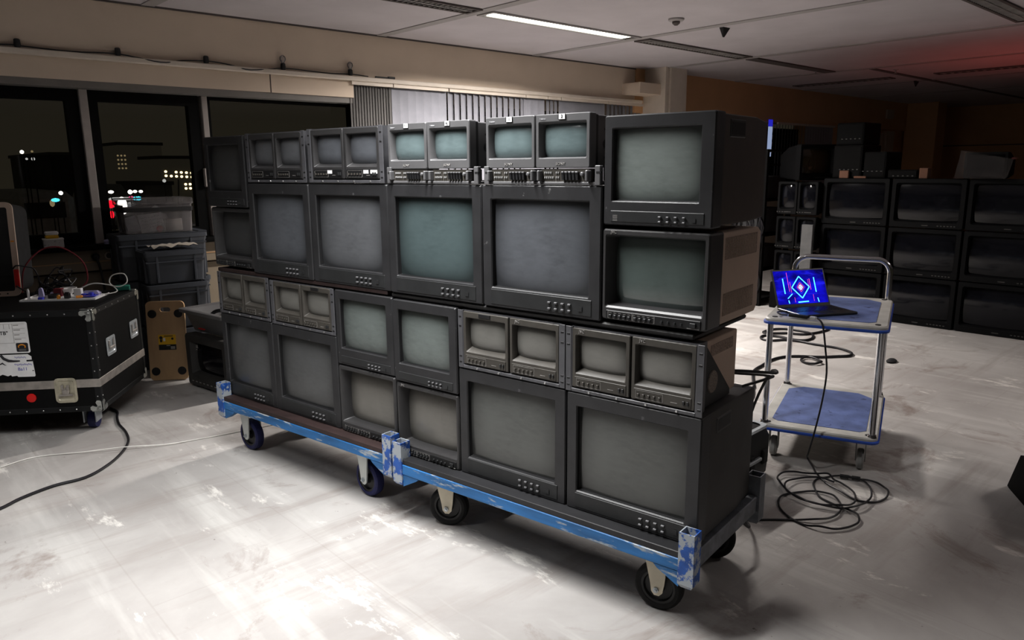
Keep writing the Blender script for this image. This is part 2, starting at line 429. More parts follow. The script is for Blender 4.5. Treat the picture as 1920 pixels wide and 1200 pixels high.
# windows: black casements either side of a grey mullion, then a fixed pane
GY = YW+.185
def casement(n, x0, x1, fr, z0=.905, z1=1.955, mat='blackframe'):
    m = MB(); a = rrect(x0, x1, z0, z1, GY-.035, .004, 1); b = rrect(x0+fr, x1-fr, z0+fr, z1-fr, GY-.035, .003, 1)
    a2 = [(p[0], GY+.035, p[2]) for p in a]; b2 = [(p[0], GY+.035, p[2]) for p in b]
    m.loft([a, b, b2, a2, a])
    o = struct('window_%d' % n, m, M[mat])
    g = MB().box(x0+fr*.8, x1-fr*.8, GY-.003, GY+.003, z0+fr*.8, z1-fr*.8).build('pane', M['glass'], o)
    return o
casement(1, .30, 1.385, .078)
w2 = casement(2, 1.430, 2.195, .075)
casement(3, 2.262, 3.52, .022)
casement(4, 3.60, 7.2, .04)
casement(5, 7.85, 11.6, .05)
MB().box(2.185, 2.215, GY-.07, GY-.035, 1.28, 1.42, b=.006).build('window_handle', M['mull'], w2)
trim(MB().box(1.388, 1.442, GY-.055, GY+.03, .90, 1.957, b=.004), M['mull'])
trim(MB().box(2.215, 2.259, GY-.055, GY+.03, .90, 1.957, b=.004), M['mull'])
trim(MB().box(3.52, 3.60, GY-.055, GY+.03, .90, 2.0, b=.004), M['mull'])
# niche beam and columns
trim(MB().box(7.02, 7.41, 5.50, YW+.05, 2.22, 2.345, b=.004), M['cream'])
trim(MB().box(7.25, 7.41, YW-.02, YW+.2, 2.345, CEIL), M['brownwall'])
c = MB(); c.box(7.41, 7.80, 5.45, YW+.02, 0, CEIL); c.box(7.395, 7.43, 5.425, 5.452, 0, CEIL); c.box(7.50, 7.815, 5.425, 5.452, 0, CEIL); struct('column', c, M['rail'])
c = MB(); c.box(15.55, 16.1, 5.25, YW+.02, 0, CEIL); c.box(15.50, 15.58, 5.2, 5.3, 0, CEIL); struct('column.001', c, M['brownwall'])
trim(MB().box(14.6, 14.95, YW-.03, YW+.06, 1.45, 2.0), M['cream'])
trim(MB().box(14.2, 14.45, YW-.03, YW+.06, 1.45, 1.95), M['cream'])
trim(MB().box(14.55, 14.85, YW-.03, YW+.0, 2.22, 2.38), M['cream'])
w = MB(); w.box(XE, XE+.2, -6, YW+.3, 0, CEIL); struct('wall_far', w, M['brownwall'])
for zz in (.9, 1.75): trim(MB().box(XE-.015, XE, -6, YW, zz, zz+.02), M['trimdark'])
# wall sockets and the plug in the trunking
for i, (x, zz) in enumerate(((1.45, .815), (1.56, .815))):
    o = MB().lathe([(.028, 0), (.028, -.006), (.022, -.008)], (x, YW+.10, zz), 'y', 20).lathe([(.019, -.0085), (.012, -.0082)], (x, YW+.10, zz), 'y', 16, m=1).build('wall_socket', [M['cream'], M['trimdark']])
    tag(o, ['round cream wall socket in trunking, next to the black plug', 'round cream wall socket nearest the grey crates'][i], 'socket')

# ------------------------------------------------------------------ ceiling fittings
def fixture(name, x0, x1, y0, y1, lit, label):
    t = thing(name, label, 'ceiling light', ((x0+x1)/2, (y0+y1)/2, CEIL), 0)
    hx, hy = (x1-x0)/2, (y1-y0)/2
    m = MB(); a = [(hx+.03, hy+.025), (hx, hy)]
    L = [[(sx*p[0], sy*p[1], z) for sx, sy in ((-1, -1), (1, -1), (1, 1), (-1, 1))] for p, z in ((a[0], 0), (a[0], -.012), (a[1], -.012), (a[1], -.002))]
    m.loft(L); m.build('frame', M['trim'] if lit else M['trimdark'], t)
    if lit:
        MB().box(-hx+.04, hx-.07, -hy+.008, hy-.008, -.008, -.002).build('diffuser', M['lamp'], t)
        MB().box(hx-.06, hx-.015, -hy+.02, hy-.02, -.008, -.002).build('end_plate', M['trimdark'], t)
    else:
        MB().box(-hx, hx, -hy, hy, -.002, -.0005).build('reflector', M['louvreback'], t)
        m = MB()
        if hx > hy:
            k = int(hx*2/.045)
            for i in range(k): m.box(-hx+.045*i+.01, -hx+.045*i+.016, -hy, hy, -.010, -.003)
            m.box(-hx, hx, -.004, .004, -.011, -.003)
        else:
            k = int(hy*2/.09)
            for i in range(k): m.box(-hx, hx, -hy+.09*i+.02, -hy+.09*i+.045, -.010, -.003)
        m.build('louvre', M['louvre'], t)
    return t
M['lamp'] = emit('fluorescent diffuser', (1.0, .985, .86), 5.0)
M['louvreback'] = pm('grey reflector', (.20, .19, .18), .5)
M['louvre'] = pm('louvre blade', (.34, .33, .32), .4)
fixture('ceiling_light', 3.83, 5.52, 4.37, 4.50, True, 'lit fluorescent ceiling light glowing white above the monitor stack')
fixture('ceiling_light', 2.02, 3.68, 4.37, 4.50, False, 'unlit louvred ceiling light left of the glowing one')
fixture('ceiling_light', 5.70, 7.40, 4.37, 4.50, False, 'unlit louvred ceiling light between the glowing one and the column')
fixture('ceiling_light', 5.72, 7.30, 1.78, 1.92, False, 'unlit louvred ceiling light cut by the top right corner')
fixture('ceiling_light', 10.60, 10.74, 2.0, 3.62, False, 'unlit slot light in the red glow of the far ceiling')
fixture('ceiling_light', 10.60, 10.74, 4.2, 5.5, False, 'unlit slot light on the dark far ceiling near the window wall')
t = thing('smoke_detector', 'round pale smoke detector on the ceiling right of the lit lamp', 'smoke detector', (5.10, 3.66, CEIL))
MB().lathe([(.062, 0), (.062, -.012), (.05, -.02)], n=24).build('base', M['trim'], t)
MB().lathe([(.03, -.02), (.03, -.035), (.012, -.05)], n=16).build('sensor_head', M['trimdark'], t)
for i, (x, y, lb) in enumerate(((5.74, 3.63, 'small dark triangular hook on the ceiling beside the smoke detector'), (11.4, 4.14, 'small dark triangular hook on the far dim ceiling'))):
    o = MB().loft([[(-.05, -.02, 0), (.05, -.02, 0), (.05, .02, 0), (-.05, .02, 0)], [(-.02, -.004, -.075), (-.005, -.004, -.075), (-.005, .004, -.075), (-.02, .004, -.075)]], 0, True, True).build('ceiling_hook', M['blackmatte'], loc=(x, y, CEIL)); tag(o, lb, 'hook')
for i, (x, y, lb) in enumerate(((9.13, 4.48, 'tiny sprinkler head at the end of the brown ceiling slot'), (9.81, 3.81, 'tiny sprinkler head left of the red ceiling glow'))):
    t = thing('sprinkler_head', lb, 'sprinkler', (x, y, CEIL))
    MB().lathe([(.03, 0), (.03, -.006), (.01, -.008), (.01, -.04)], n=14).build('stem', M['trim'], t)
    MB().lathe([(.004, -.04), (.02, -.043), (.02, -.046)], n=14).build('deflector', M['trim'], t)

# ------------------------------------------------------------------ vertical blinds
def blind(x0, x1, z0, z1, step, ang, mat, label, wid=None, y=YW-.012, lean=0.0):
    t = thing('vertical_blind', label, 'blind', (x0, y, z1), 0, 'vertical blinds along the window wall')
    MB().box(0, x1-x0, -.012, .012, -.03, 0).build('headrail', M['rail'], t)
    m = MB(); k = max(1, int(round((x1-x0)/step))); wid = wid or step*1.02
    for i in range(k):
        cx = step*(i+.5)
        m.at((cx + lean*i, .03, 0), R(ang))
        # gently curved vane
        L = [[(-wid/2+wid*j/4, .006*math.sin(PI*j/4), zz) for j in range(5)] for zz in (-.03, z0-z1)]
        m.loft(L, closed=False)
    m.at().build('vanes', mat, t, angle=60)
    return t
blind(3.43, 3.84, .93, 2.135, .028, 12, M['blinddark'], 'bunched grey vertical blind at the left end of the blinds', .032)
blind(3.85, 4.455, .93, 2.135, .087, 0, M['blind'], 'closed pale vertical blind with seven flat vanes')
blind(4.47, 5.45, .93, 2.135, .078, 17, M['blind'], 'half open vertical blind showing dark gaps between tilted vanes', .090)
blind(5.46, 5.77, .93, 2.135, .10, 0, M['blind'], 'narrow closed blind just right of the half open blind', .104)
blind(5.78, 5.97, .93, 2.135, .06, 16, M['blind'], 'slim group of tilted vanes between two closed blinds', .066)
blind(5.98, 6.74, .93, 2.135, .25, 0, M['blind'], 'wide flat pale blind left of the fanned vanes', .255)
blind(6.76, 7.38, .93, 2.135, .07, 14, M['blind'], 'fanned tilted vanes at the right end beside the column', .078)
blind(10.62, 11.5, .93, 2.03, .088, 30, M['blind'], 'dim tilted blind right of the lit blue and white strip', .095)
blind(11.55, 12.5, .93, 2.03, .088, 0, M['blind'], 'dim closed tan blind behind the television with the warm reflection')
blind(12.9, 13.4, .93, 2.03, .088, 0, M['blind'], 'dim narrow blind left of the dark equipment stack')
# rail clutter: festoon cable with lamp holders
t = thing('festoon_lights', 'black festoon cable with lamp holders lying along the pale rail', 'string light', (1.04, YW-.022, 2.172))
xs = [-.5, -.25, 0, .02, .3, .58, .85, 1.0, 1.18, 1.35, 1.5, 1.78, 2.0, 2.2, 2.38, 2.55]
m = MB(); pts = []
for i, x in enumerate(xs): pts.append((x, -.026 if i in (6, 10) else -.004, [.006, .004, .016, .012, .004, .014, -.02, .006, .018, .006, -.022, .014, .010, .006, .014, .006][i]))
m.tube(smooth(pts, 5), .0045, 6).build('cable', M['cable'], t)
for i, x in enumerate((0, .582, 1.177, 1.778, 2.378)):
    h = MB().lathe([(.017, 0), (.02, .01), (.018, .045), (.012, .05)], (x, -.004, .004), 'z', 12).build('lamp_holder', M['black'], t)
    if i >= 3:
        MB().lathe([(.010, .05), (.024, .075), (.022, .095), (.008, .108)], (x, -.004, .004), 'z', 14).build('bulb', M['clear'], h)
m = MB(); m.box(3.66, 3.86, YW-.035, YW-.015, 2.172, 2.186, b=.004); m.box(3.79, 3.86, YW-.038, YW-.012, 2.172, 2.192, b=.004)
tag(m.build('cable_clip', M['black']), 'short black bar lying on the rail above the bunched blind', 'clip')
# glowing panel standing in for night light in the window gap
t = thing('window_gap_glow', 'narrow glowing panel for window gap light, white with blue top, by far blinds', 'light', (10.42, YW-.021, 1.53))
MB().box(-.05, .05, 0, .02, 0, .43, b=.004).build('white_section', emit('cold white strip', (.55, .66, .95), .55), t)
MB().box(-.05, .05, 0, .02, .432, .53, b=.004).build('blue_section', emit('blue strip', (.05, .05, .9), .55), t)
m = MB()
for i in range(4): m.box(.055, .075, .002, .018, .05+.10*i, .11+.10*i)
m.build('marks', M['letterdim'], t)

# ================================================================== monitors
WALLV = 1.964        # front plane of the monitor wall (along CV)
def screen_mesh(x0, x1, z0, z1, yedge, bulge, nx=14, nz=12, pw=2.2):
    m = MB(); L = []
    for j in range(nz+1):
        b = -1+2*j/nz; row = []
        for i in range(nx+1):
            a = -1+2*i/nx
            row.append(((x0+x1)/2+a*(x1-x0)/2, yedge-bulge*(1-.5*abs(a)**pw-.5*abs(b)**pw), (z0+z1)/2+b*(z1-z0)/2))
        L.append(row)
    return m.loft(L, closed=False)
def bezel_mesh(w0, w1, h0, h1, op, rings, ch=.004, r=.006, back=.05, ro=.008, dark=99):
    """outer shell + front face + opening that steps back through rings [(inset, y)]"""
    m = MB(); ox0, ox1, oz0, oz1 = op
    L = [rrect(w0, w1, h0, h1, back, r), rrect(w0, w1, h0, h1, ch, r), rrect(w0+ch*.7, w1-ch*.7, h0+ch*.7, h1-ch*.7, 0, r)]
    L.append(rrect(ox0, ox1, oz0, oz1, 0, ro))
    for e, y in rings:
        if isinstance(e, (int, float)): e = (e, e, e, e)
        L.append(rrect(ox0+e[0], ox1-e[1], oz0+e[2], oz1-e[3], y, ro))
    return m.loft(L, mats=[0 if k < dark else 1 for k in range(len(L)-1)])
class Share: pass
SH = {}
def shared(key, fn):
    if key not in SH: SH[key] = fn()
    return SH[key]

def crt_thing(name, label, u0, u1, z0, v=0.0, group=None, cat='monitor', yaw=0.0):
    p = cart((u0+u1)/2, WALLV+v, z0)
    return thing(name, label, cat, p, CYAW+yaw, group)

def studio_monitor(label, u0, u1, z0, z1, op, depth=.46, scr='grey', v=0.0, bez='plastic', cab='cab', doorz=.125, btn=(.60, .765), handle=True, yaw=0.0, back=.06, group='flat front studio monitors on the two dollies', flange=True, logo=False, doorshift=0.0):
    """flat faced monitor: wide frame, shallow rectangular opening, eight buttons on a door below"""
    w, h = u1-u0, z1-z0
    t = crt_thing('studio_monitor', label, u0, u1, z0, v, group, yaw=yaw)
    O = (-w/2+op[0]*w, -w/2+op[1]*w, h*(1-op[3]), h*(1-op[2]))
    z0f = .012 if not flange else 0.0
    bezel_mesh(-w/2, w/2, 0, h, O, [(.0035, .0045), (.0045, .017), (.0065, .0175), (.0075, .05)], ch=.005, r=.006, back=back, ro=.004, dark=4).build('bezel', [M[bez], M['black']], t)
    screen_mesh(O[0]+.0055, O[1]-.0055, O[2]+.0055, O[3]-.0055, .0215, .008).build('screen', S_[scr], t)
    m = MB(); g = .005
    L = [rrect(-w/2+g, w/2-g, g, h-g, back-.004, .005), rrect(-w/2+g, w/2-g, g, h-g, depth*.72, .005), rrect(-w/2+g+.012, w/2-g-.012, g+.004, h-g-.010, depth, .005)]
    m.loft(L, 0, True, True)
    m.build('cabinet', M[cab], t)
    # door with buttons
    dz = h*doorz
    p = MB().box(-w/2+.075*w, w/2-.065*w, -.0022, .004, .010, dz, b=.0015).build('control_door', M['panel'], t)
    bw, bh = w*.024, h*.015
    for r_ in range(2):
        for c_ in range(4):
            x = -w/2+w*(btn[0]+(btn[1]-btn[0])*c_/3); z = dz*(.66 if r_ == 0 else .34)
            b = shared(('btn', round(w, 2), round(h, 2)), lambda: MB().box(-bw/2, bw/2, -.007, 0, -bh/2, bh/2, b=.0012).build('button', M['btn']))
            if b.parent is None: b.parent = p; b.location = (x, -.0022, z)
            else: dupmesh(b, (x, -.0022, z), p)
    x = -w/2+w*(btn[1]+.085); s = w*.018
    m = MB(); a = rrect(x-s, x+s, dz*.5-s*1.1, dz*.5+s*1.1, -.003, .001, 1); b_ = rrect(x-s*.8, x+s*.8, dz*.5-s*.9, dz*.5+s*.9, -.003, .001, 1)
    m.loft([a, b_]); m.loft([b_, [(q[0], -.0045, q[2]) for q in b_]], 0, False, True)
    m.build('power_button', M['panel'], p)
    if logo:
        m = MB()
        for i in range(5): m.box(-w/2+.10*w, -w/2+.145*w, -.0028, -.0020, dz*(.30+.09*i), dz*(.33+.09*i))
        m.build('badge', M['letterdim'], p)
    if handle:
        m = MB(); hx = w/2-g; hz = h*.865; hy = depth*.38
        m.box(hx-.004, hx+.0025, hy-.057, hy+.057, hz-.026, hz+.026, b=.0035, m=2)
        m.box(hx-.004, hx+.0032, hy-.047, hy+.047, hz-.017, hz+.017, m=1)
        m.build('handle_recess', [M[cab], M['black'], M['jvcfront']], t)
    return t

def funnel_monitor(label, u0, u1, z0, z1, scr='warm', depth=.44, v=0.0, cab='cabbeige', logo='JVC', feet=True, rec=.052, bul=.040, yaw=0.0, front='jvcfront'):
    """picture tube deep behind a sloping surround with a control strip under a sill"""
    w, h = u1-u0, z1-z0
    t = crt_thing('funnel_monitor', label, u0, u1, z0, v, 'deep surround monitors on the two dollies', yaw=yaw)
    O = (-w/2+.032*w, w/2-.035*w, h*.135, h*.945)
    m = bezel_mesh(-w/2, w/2, 0, h, O, [((.004, .004, .006, .004), .006), ((.055*w, .045*w, .045*h, .035*h), rec), ((.057*w, .047*w, .047*h, .037*h), rec+.03)], ch=.006, r=.008, back=.092, ro=.006)
    m.build('bezel', M[front], t)
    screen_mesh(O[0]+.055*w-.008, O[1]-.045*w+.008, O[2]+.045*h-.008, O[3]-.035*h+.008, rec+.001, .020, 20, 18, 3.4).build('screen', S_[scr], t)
    m = MB()
    m.loft([rrect(-w/2+.003, w/2-.003, .004, h-.004, .088, .006), rrect(-w/2+.003, w/2-.003, .004, h-.004, depth*.85, .006), rrect(-w/2+.02, w/2-.02, .012, h-.02, depth, .006)], 0, True, True)
    m.build('cabinet', M[cab], t)
    s = MB().box(-w/2+.05*w, w/2-.05*w, -.003, .004, .012*h, .108*h, b=.0015).build('control_strip', M['black'], t)
    m = MB()
    for (a, b) in ((.075, .315), (.325, .53)):
        x0, x1 = -w/2+a*w, -w/2+b*w
        for q in ((x0, x1, .020*h, .0215*h), (x0, x1, .096*h, .0975*h)): m.box(q[0], q[1], -.0036, -.0028, q[2], q[3])
        for xx in (x0, x1): m.box(xx-.0006, xx+.0006, -.0036, -.0028, .020*h, .0975*h)
    for i in range(10): m.box(-w/2+(.085+.047*i)*w, -w/2+(.085+.047*i+.026)*w, -.0036, -.0028, .078*h, .082*h)
    m.box(w/2-.17*w, w/2-.06*w, -.0036, -.0028, .018*h, .022*h)
    m.build('markings', M['letterdim'], s)
    kn = None
    for i in range(9):
        x = -w/2+(.10+.047*i + (.012 if i > 4 else 0))*w
        if kn is None: kn = MB().box(-.0045, .0045, -.005, 0, -.004, .004, b=.0012).build('knob', M['panel'], s, (x, -.003, .05*h))
        else: dupmesh(kn, (x, -.003, .05*h), s)
    for i in range(4):
        x = -w/2+(.60+.06*i)*w
        if i == 0: k2 = MB().lathe([(.0042, 0), (.0036, -.006)], (0, 0, 0), 'y', 10).build('dial', M['panel'], s, (x, -.003, .052*h))
        else: dupmesh(k2, (x, -.003, .052*h), s)
    MB().box(-.009, .009, -.005, 0, -.007, .007, b=.001).build('power_button', M['panel'], s, (w/2-.115*w, -.003, .056*h))
    if logo: lettering(logo, .013, (-w/2+.115*w, -.0012, h*.970), M['letterdim'], t, name='brand_lettering')
    if feet:
        for sx in (-1, 1):
            for yy in (.06, depth*.8):
                MB().lathe([(.014, -.012), (.016, 0.004)], (sx*(w/2-.05), yy, 0), 'z', 12).build('foot', M['black'], t)
    if cab == 'cabbeige':
        g = w/2-.003
        for (y0, y1, za, zb) in ((.115, depth*.83, .70, .93), (.115, depth*.80, .10, .34)):
            vt = MB().box(g-.002, g+.0008, y0, y1, za*h, zb*h).build('vent_grille', M['vent'], t)
            m = MB(); k = int((y1-y0)/.011)
            for i in range(k): m.box(g, g+.0016, y0+.011*i+.002, y0+.011*i+.006, za*h+.004, zb*h-.004)
            m.build('slats', M['ventslat'], vt)
        for zz in (.86, .085): MB().lathe([(.006, 0), (.005, .002)], (g, .075, zz*h), 'x', 10).build('side_screw', M['cab'], t)
    return t

def dual_monitor(label, u0, u1, z0, z1, scr='warm', front='taupe', v=0.0, depth=.33, logo=(None, None), stickers=(), bracket=False, cards=(), bottomscrew=True, cab='cab', loose_sil=0):
    """two small deep-surround monitors side by side behind one rack panel"""
    w, h = u1-u0, z1-z0
    t = crt_thing('dual_monitor', label, u0, u1, z0, v, 'twin rack monitors in the monitor wall')
    ear = .022
    m = MB()
    for sx in (-1, 1):
        x0, x1 = (-w/2, -w/2+ear) if sx < 0 else (w/2-ear, w/2)
        m.box(x0, x1, -.001, .003, 0, h, b=.0012)
        for zz in (.10, .20, .72, .88):
            xc = (x0+x1)/2; m.box(xc-.006, xc+.006, -.0018, .001, zz*h-.0033, zz*h+.0033, b=.001, m=1)
    m.box(-w/2+ear, w/2-ear, -.001, .06, 0, .012, b=.0015)
    m.box(-w/2+ear, w/2-ear, .006, .06, h-.006, h-.001)
    m.box(-w/2+ear*.9, -w/2+ear+.003, .001, .06, 0, h); m.box(w/2-ear-.003, w/2-ear*.9, .001, .06, 0, h)
    if bottomscrew:
        for i in range(4): m.lathe([(.0035, -.003), (.0045, 0)], (-w/2+ear+(w-2*ear)*(.16+.235*i), -.001, .006), 'y', 8, m=2)
    m.build('rack_frame', [M['rackear'], M['black'], M['screw']], t)
    bw = (w-2*ear-.012)/2
    for k in range(2):
        xa = -w/2+ear+.003+k*(bw+.006); xb = xa+bw; za, zb = .016, h-.004
        hh = zb-za
        O = (xa+.055*bw, xb-.06*bw, za+.235*hh, zb-.105*hh)
        m = bezel_mesh(xa, xb, za, zb, O, [((.003, .003, .003, .003), .004), ((.035*bw, .025*bw, .085*hh, .020*hh), .030), ((.035*bw, .025*bw, .085*hh, .020*hh), .06)], ch=.003, r=.004, back=.05, ro=.004)
        bz = m.build('bezel', M[front], t)
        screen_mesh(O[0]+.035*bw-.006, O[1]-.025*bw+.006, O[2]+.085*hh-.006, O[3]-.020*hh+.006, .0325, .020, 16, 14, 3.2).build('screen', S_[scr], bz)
        s = MB().box(xa+.05*bw, xb-.05*bw, -.002, .003, za+.02*hh, za+.19*hh, b=.001).build('control_strip', M['taupe' if front == 'taupe' else 'black'], bz)
        m = MB(); q0, q1, r0, r1 = xa+.085*bw, xa+.52*bw, za+.035*hh, za+.165*hh
        for a in ((q0, q1, r0, r0+.0008), (q0, q1, r1-.0008, r1), (q0, q0+.0008, r0, r1), (q1-.0008, q1, r0, r1)): m.box(a[0], a[1], -.0026, -.0018, a[2], a[3])
        m.box(xa+.64*bw, xa+.74*bw, -.0026, -.0018, za+.07*hh, za+.078*hh)
        m.build('markings', M['letterdim'], bz)
        for i in range(5):
            x = xa+(.13+.085*i)*bw
            if i == 0: kb = MB().box(-.0035, .0035, -.005, 0, -.004, .004, b=.0008).build('knob', M['taupe'], bz, (x, -.002, za+.095*hh))
            else: dupmesh(kb, (x, -.002, za+.095*hh), bz)
        for i in range(2):
            x = xa+(.84+.06*i)*bw
            MB().box(-.0035, .0035, -.004, 0, -.006, .006, b=.0008).build('switch', M['panel'], bz, (x, -.002, za+.10*hh))
        if logo[k]: lettering(logo[k], .0135, (xa+.17*bw, -.0008, zb-.05*hh), M['letterdim'], bz, name='brand_lettering')
        if k in cards:
            MB().box(xa+.36*bw, xa+.62*bw, -.003, .004, zb-.085*hh, zb-.012*hh, b=.001).build('card_slot', M['black'], bz)
        for (kk, a, b) in stickers:
            if kk == k: MB().box(xa+a*bw, xa+b*bw, -.0032, -.0018, za+.105*hh, za+.175*hh).build('paper_sticker', M['white'], bz)
    g = w/2-ear-.004
    if not bracket:
        MB().loft([rrect(-g, g, .008, h-.008, .063, .004), rrect(-g, g, .008, h-.008, depth, .004)], 0, True, True).build('cabinet', M[cab], t)
    else:
        MB().loft([rrect(-g+.004, g-.012, .010, h-.012, .063, .004), rrect(-g+.004, g-.012, .010, h-.012, depth, .004)], 0, True, True).build('cabinet', M['cabbeige'], t)
        gg = g-.012
        vt = MB().box(gg-.001, gg+.001, .13, depth-.03, h*.70, h*.86).build('vent_grille', M['vent'], t)
        m = MB().prism([(.055, .003), (.26, .003), (.262, .02), (.12, h*.80), (.055, h-.004)], gg+.0015, gg+.006, 'zy')
        # profile is (y, z): place in the yz plane
        m = MB(); poly = [(.05, .003), (.275, .003), (.275, .02), (.075, h*.93), (.05, h*.93)]
        m.loft([[(gg+.0015, y, z) for y, z in poly], [(gg+.007, y, z) for y, z in poly]], 0, True, True)
        br = m.build('side_bracket', M['black'], t)
        MB().lathe([(.036, .007), (.034, .010), (.0, .0102)], (gg, .135, .075), 'x', 28, cap0=False, cap1=False).build('speaker_grille', M['grille'], br)
    return t

def sony_pair(label, u0, u1, z0, z1, cards, v=0.0, depth=.30):
    w, h = u1-u0, z1-z0
    t = crt_thing('twin_tray_monitor', label, u0, u1, z0, v, 'pale grey twin monitors on slide-out control trays')
    m = MB()
    m.box(-w/2+.022, w/2-.020, .0, .20, 0, .010, b=.002)
    for sx in (-1, 1):
        x0, x1 = (-w/2, -w/2+.022) if sx < 0 else (w/2-.020, w/2)
        m.box(x0, x1, -.006, .012, .0, .060, b=.002)
        xc = (x0+x1)/2
        m.box(xc-.004, xc+.012*1, -.0068, 0, .036, .042, m=1)
    m.box(-w/2+.03, w/2-.03, .03, .05, .01, .05, m=1)
    m.build('rack_tray', [M['sony'], M['black']], t)
    bw = (w-.030-.020-.002)/2
    for k in range(2):
        xa = -w/2+.006+k*(bw+.004); xb = xa+bw; za, zb = .053, h
        hh = zb-za
        O = (xa+.055*bw, xb-.055*bw, za+.175*hh, zb-.135*hh)
        bz = bezel_mesh(xa, xb, za, zb, O, [((.003, .003, .002, .003), .004), ((.05*bw, .03*bw, .035*hh, .055*hh), .032), ((.05*bw, .03*bw, .035*hh, .055*hh), .06)], ch=.003, r=.005, back=.035, ro=.005).build('bezel', M['sony'], t)
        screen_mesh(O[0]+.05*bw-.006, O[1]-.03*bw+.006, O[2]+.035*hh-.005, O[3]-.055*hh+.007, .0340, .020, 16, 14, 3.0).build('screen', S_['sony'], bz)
        lettering('SONY', .0115, ((xa+xb)/2-.005, -.001, za+.075*hh), M['letterdim'], bz, name='brand_lettering', sx=1.15)
        lettering('Trinitron', .0062, (xa+.14*bw, -.001, zb-.085*hh), M['letter'], bz, name='model_lettering')
        MB().box(-.014, .0125, -.0035, .002, -.0085, .0085, b=.001).build('card_holder', M['black'], bz, ((xa+xb)/2, 0, zb-.055*hh))
        cd = MB().box(-.010, .013, -.0042, -.003, -.008, .008).build('name_card', M['white'], bz, ((xa+xb)/2, 0, zb-.055*hh))
        lettering(cards[k], .014, ((xa+xb)/2+.0015, -.0046, zb-.055*hh), M['ink'], bz, name='card_lettering')
        MB().loft([rrect(xa+.006, xb-.002, za, zb-.004, .033, .004), rrect(xa+.006, xb-.002, za, zb-.004, .050, .004)], 0, True, True).build('dark_collar', M['black'], t)
        MB().loft([rrect(xa+.006, xb-.003, za, zb-.006, .050, .004), rrect(xa+.006, xb-.003, za, zb-.006, depth, .004)], 0, True, True).build('cabinet', M['sony'], t)
        # slide-out control tray
        cx0, cx1 = xa+.020, xb-.004
        p = MB().box(cx0, cx1, .004, .05, .010, .050, b=.001).build('control_panel', M['taupe'], t)
        for xx in (cx0-.006, cx1-.004):
            MB().box(xx, xx+.011, -.016, .010, .012, .046, b=.003).build('tray_grip', M['sony'], p)
        L_ = cx1-cx0
        b0 = s0 = None
        for r_ in range(2):
            for c_ in range(7):
                if r_ == 0 and c_ == 4: continue
                x = cx0+L_*(.09+.043*c_+(.03 if c_ > 4 else 0)); z = .038 if r_ == 0 else .023
                if b0 is None: b0 = MB().box(-.0022, .0022, -.004, 0, -.003, .003, b=.0006).build('button', M['btnlight'], p, (x, .004, z))
                else: dupmesh(b0, (x, .004, z), p)
        for c_ in range(5):
            x = cx0+L_*(.50+.072*c_)
            if s0 is None: s0 = MB().prism([(-.004, -.013), (.004, -.013), (.003, .011), (-.006, .011)], -.011, 0).build('slider', M['black'], p, (x, .004, .029))
            else: dupmesh(s0, (x, .004, .029), p)
            MB().box(-.005, .005, -.013, -.009, .008, .013, b=.001).build('slider_cap', M['btn'], p, (x-.001, .004, .029))
        MB().lathe([(.006, 0), (.0065, -.008), (.004, -.010)], (cx1-.022, .004, .034), 'y', 12).build('dial', M['btn'], p)
    # side of the right hand set: speaker hole and screws
    gx = w/2-.022
    m = MB().lathe([(.017, .003), (.015, .0015), (.0, .001)], (0, 0, 0), 'x', 18, cap0=False)
    xs = -w/2+.006+1*(bw+.004)+bw-.003
    m = MB().lathe([(.016, .002), (.013, .003), (.0, .0034)], (xs, .095, .125), 'x', 18, cap0=False, cap1=False)
    m.lathe([(.004, .001), (.004, .002)], (xs, .09, .17), 'x', 8); m.lathe([(.004, .001), (.004, .002)], (xs, .09, .085), 'x', 8)
    m.build('side_hole', M['black'], t)
    return t

big = (.078, .912, .105, .842)
small = (.075, .888, .108, .785)
# bottom tier, large sets standing on the dollies
studio_monitor('large dark monitor at the left end of the bottom tier', -3.420, -2.987, .289, .708, big, scr='dirty', bez='plasticB', doorz=.15)
studio_monitor('second large monitor from the left on the bottom tier, smeared screen', -2.983, -2.519, .289, .706, big, scr='dirty', doorz=.15)
studio_monitor('large monitor on the right dolly, second from the right end', -1.812, -1.333, .273, .684, big, scr='plain', doorz=.155, v=.002)
studio_monitor('largest looking monitor, bottom right corner above the near dolly post', -1.327, -.850, .273, .683, big, scr='plain', bez='plastic', doorz=.15, v=0)
funnel_monitor('small deep-framed monitor on the left dolly, left of the middle corner posts', -2.513, -2.160, .289, .584, 'plainwarm', logo=None, feet=False, cab='cab')
funnel_monitor('small deep-framed monitor on the right dolly, just right of the middle posts', -2.152, -1.816, .273, .572, 'plainwarm', logo='JVC', feet=False, cab='cab')
# second tier
dual_monitor('taupe twin rack monitor at the far left end of the second tier', -3.420, -2.990, .712, .918, 'warm')
dual_monitor('second tier taupe twin rack monitor, second from left, empty card slot', -2.978, -2.518, .708, .912, 'warm', cards=(1,))
studio_monitor('mid sized monitor left of centre, on the small deep-framed set of the left dolly', -2.513, -2.158, .589, .911, small, scr='green', depth=.43, btn=(.58, .76))
studio_monitor('mid sized monitor right of centre, on the small deep-framed set by the middle posts', -2.153, -1.815, .578, .908, small, scr='green', depth=.43, btn=(.58, .76), v=-.004)
dual_monitor('second tier taupe twin rack monitor right of centre, card slot on its left', -1.808, -1.335, .688, .905, 'warm', logo=(None, 'JVC'), cards=(0,))
dual_monitor('taupe twin rack monitor at the right end with a black triangular side bracket', -1.332, -.851, .686, .904, 'warm', logo=('JVC', 'JVC'), bracket=True)
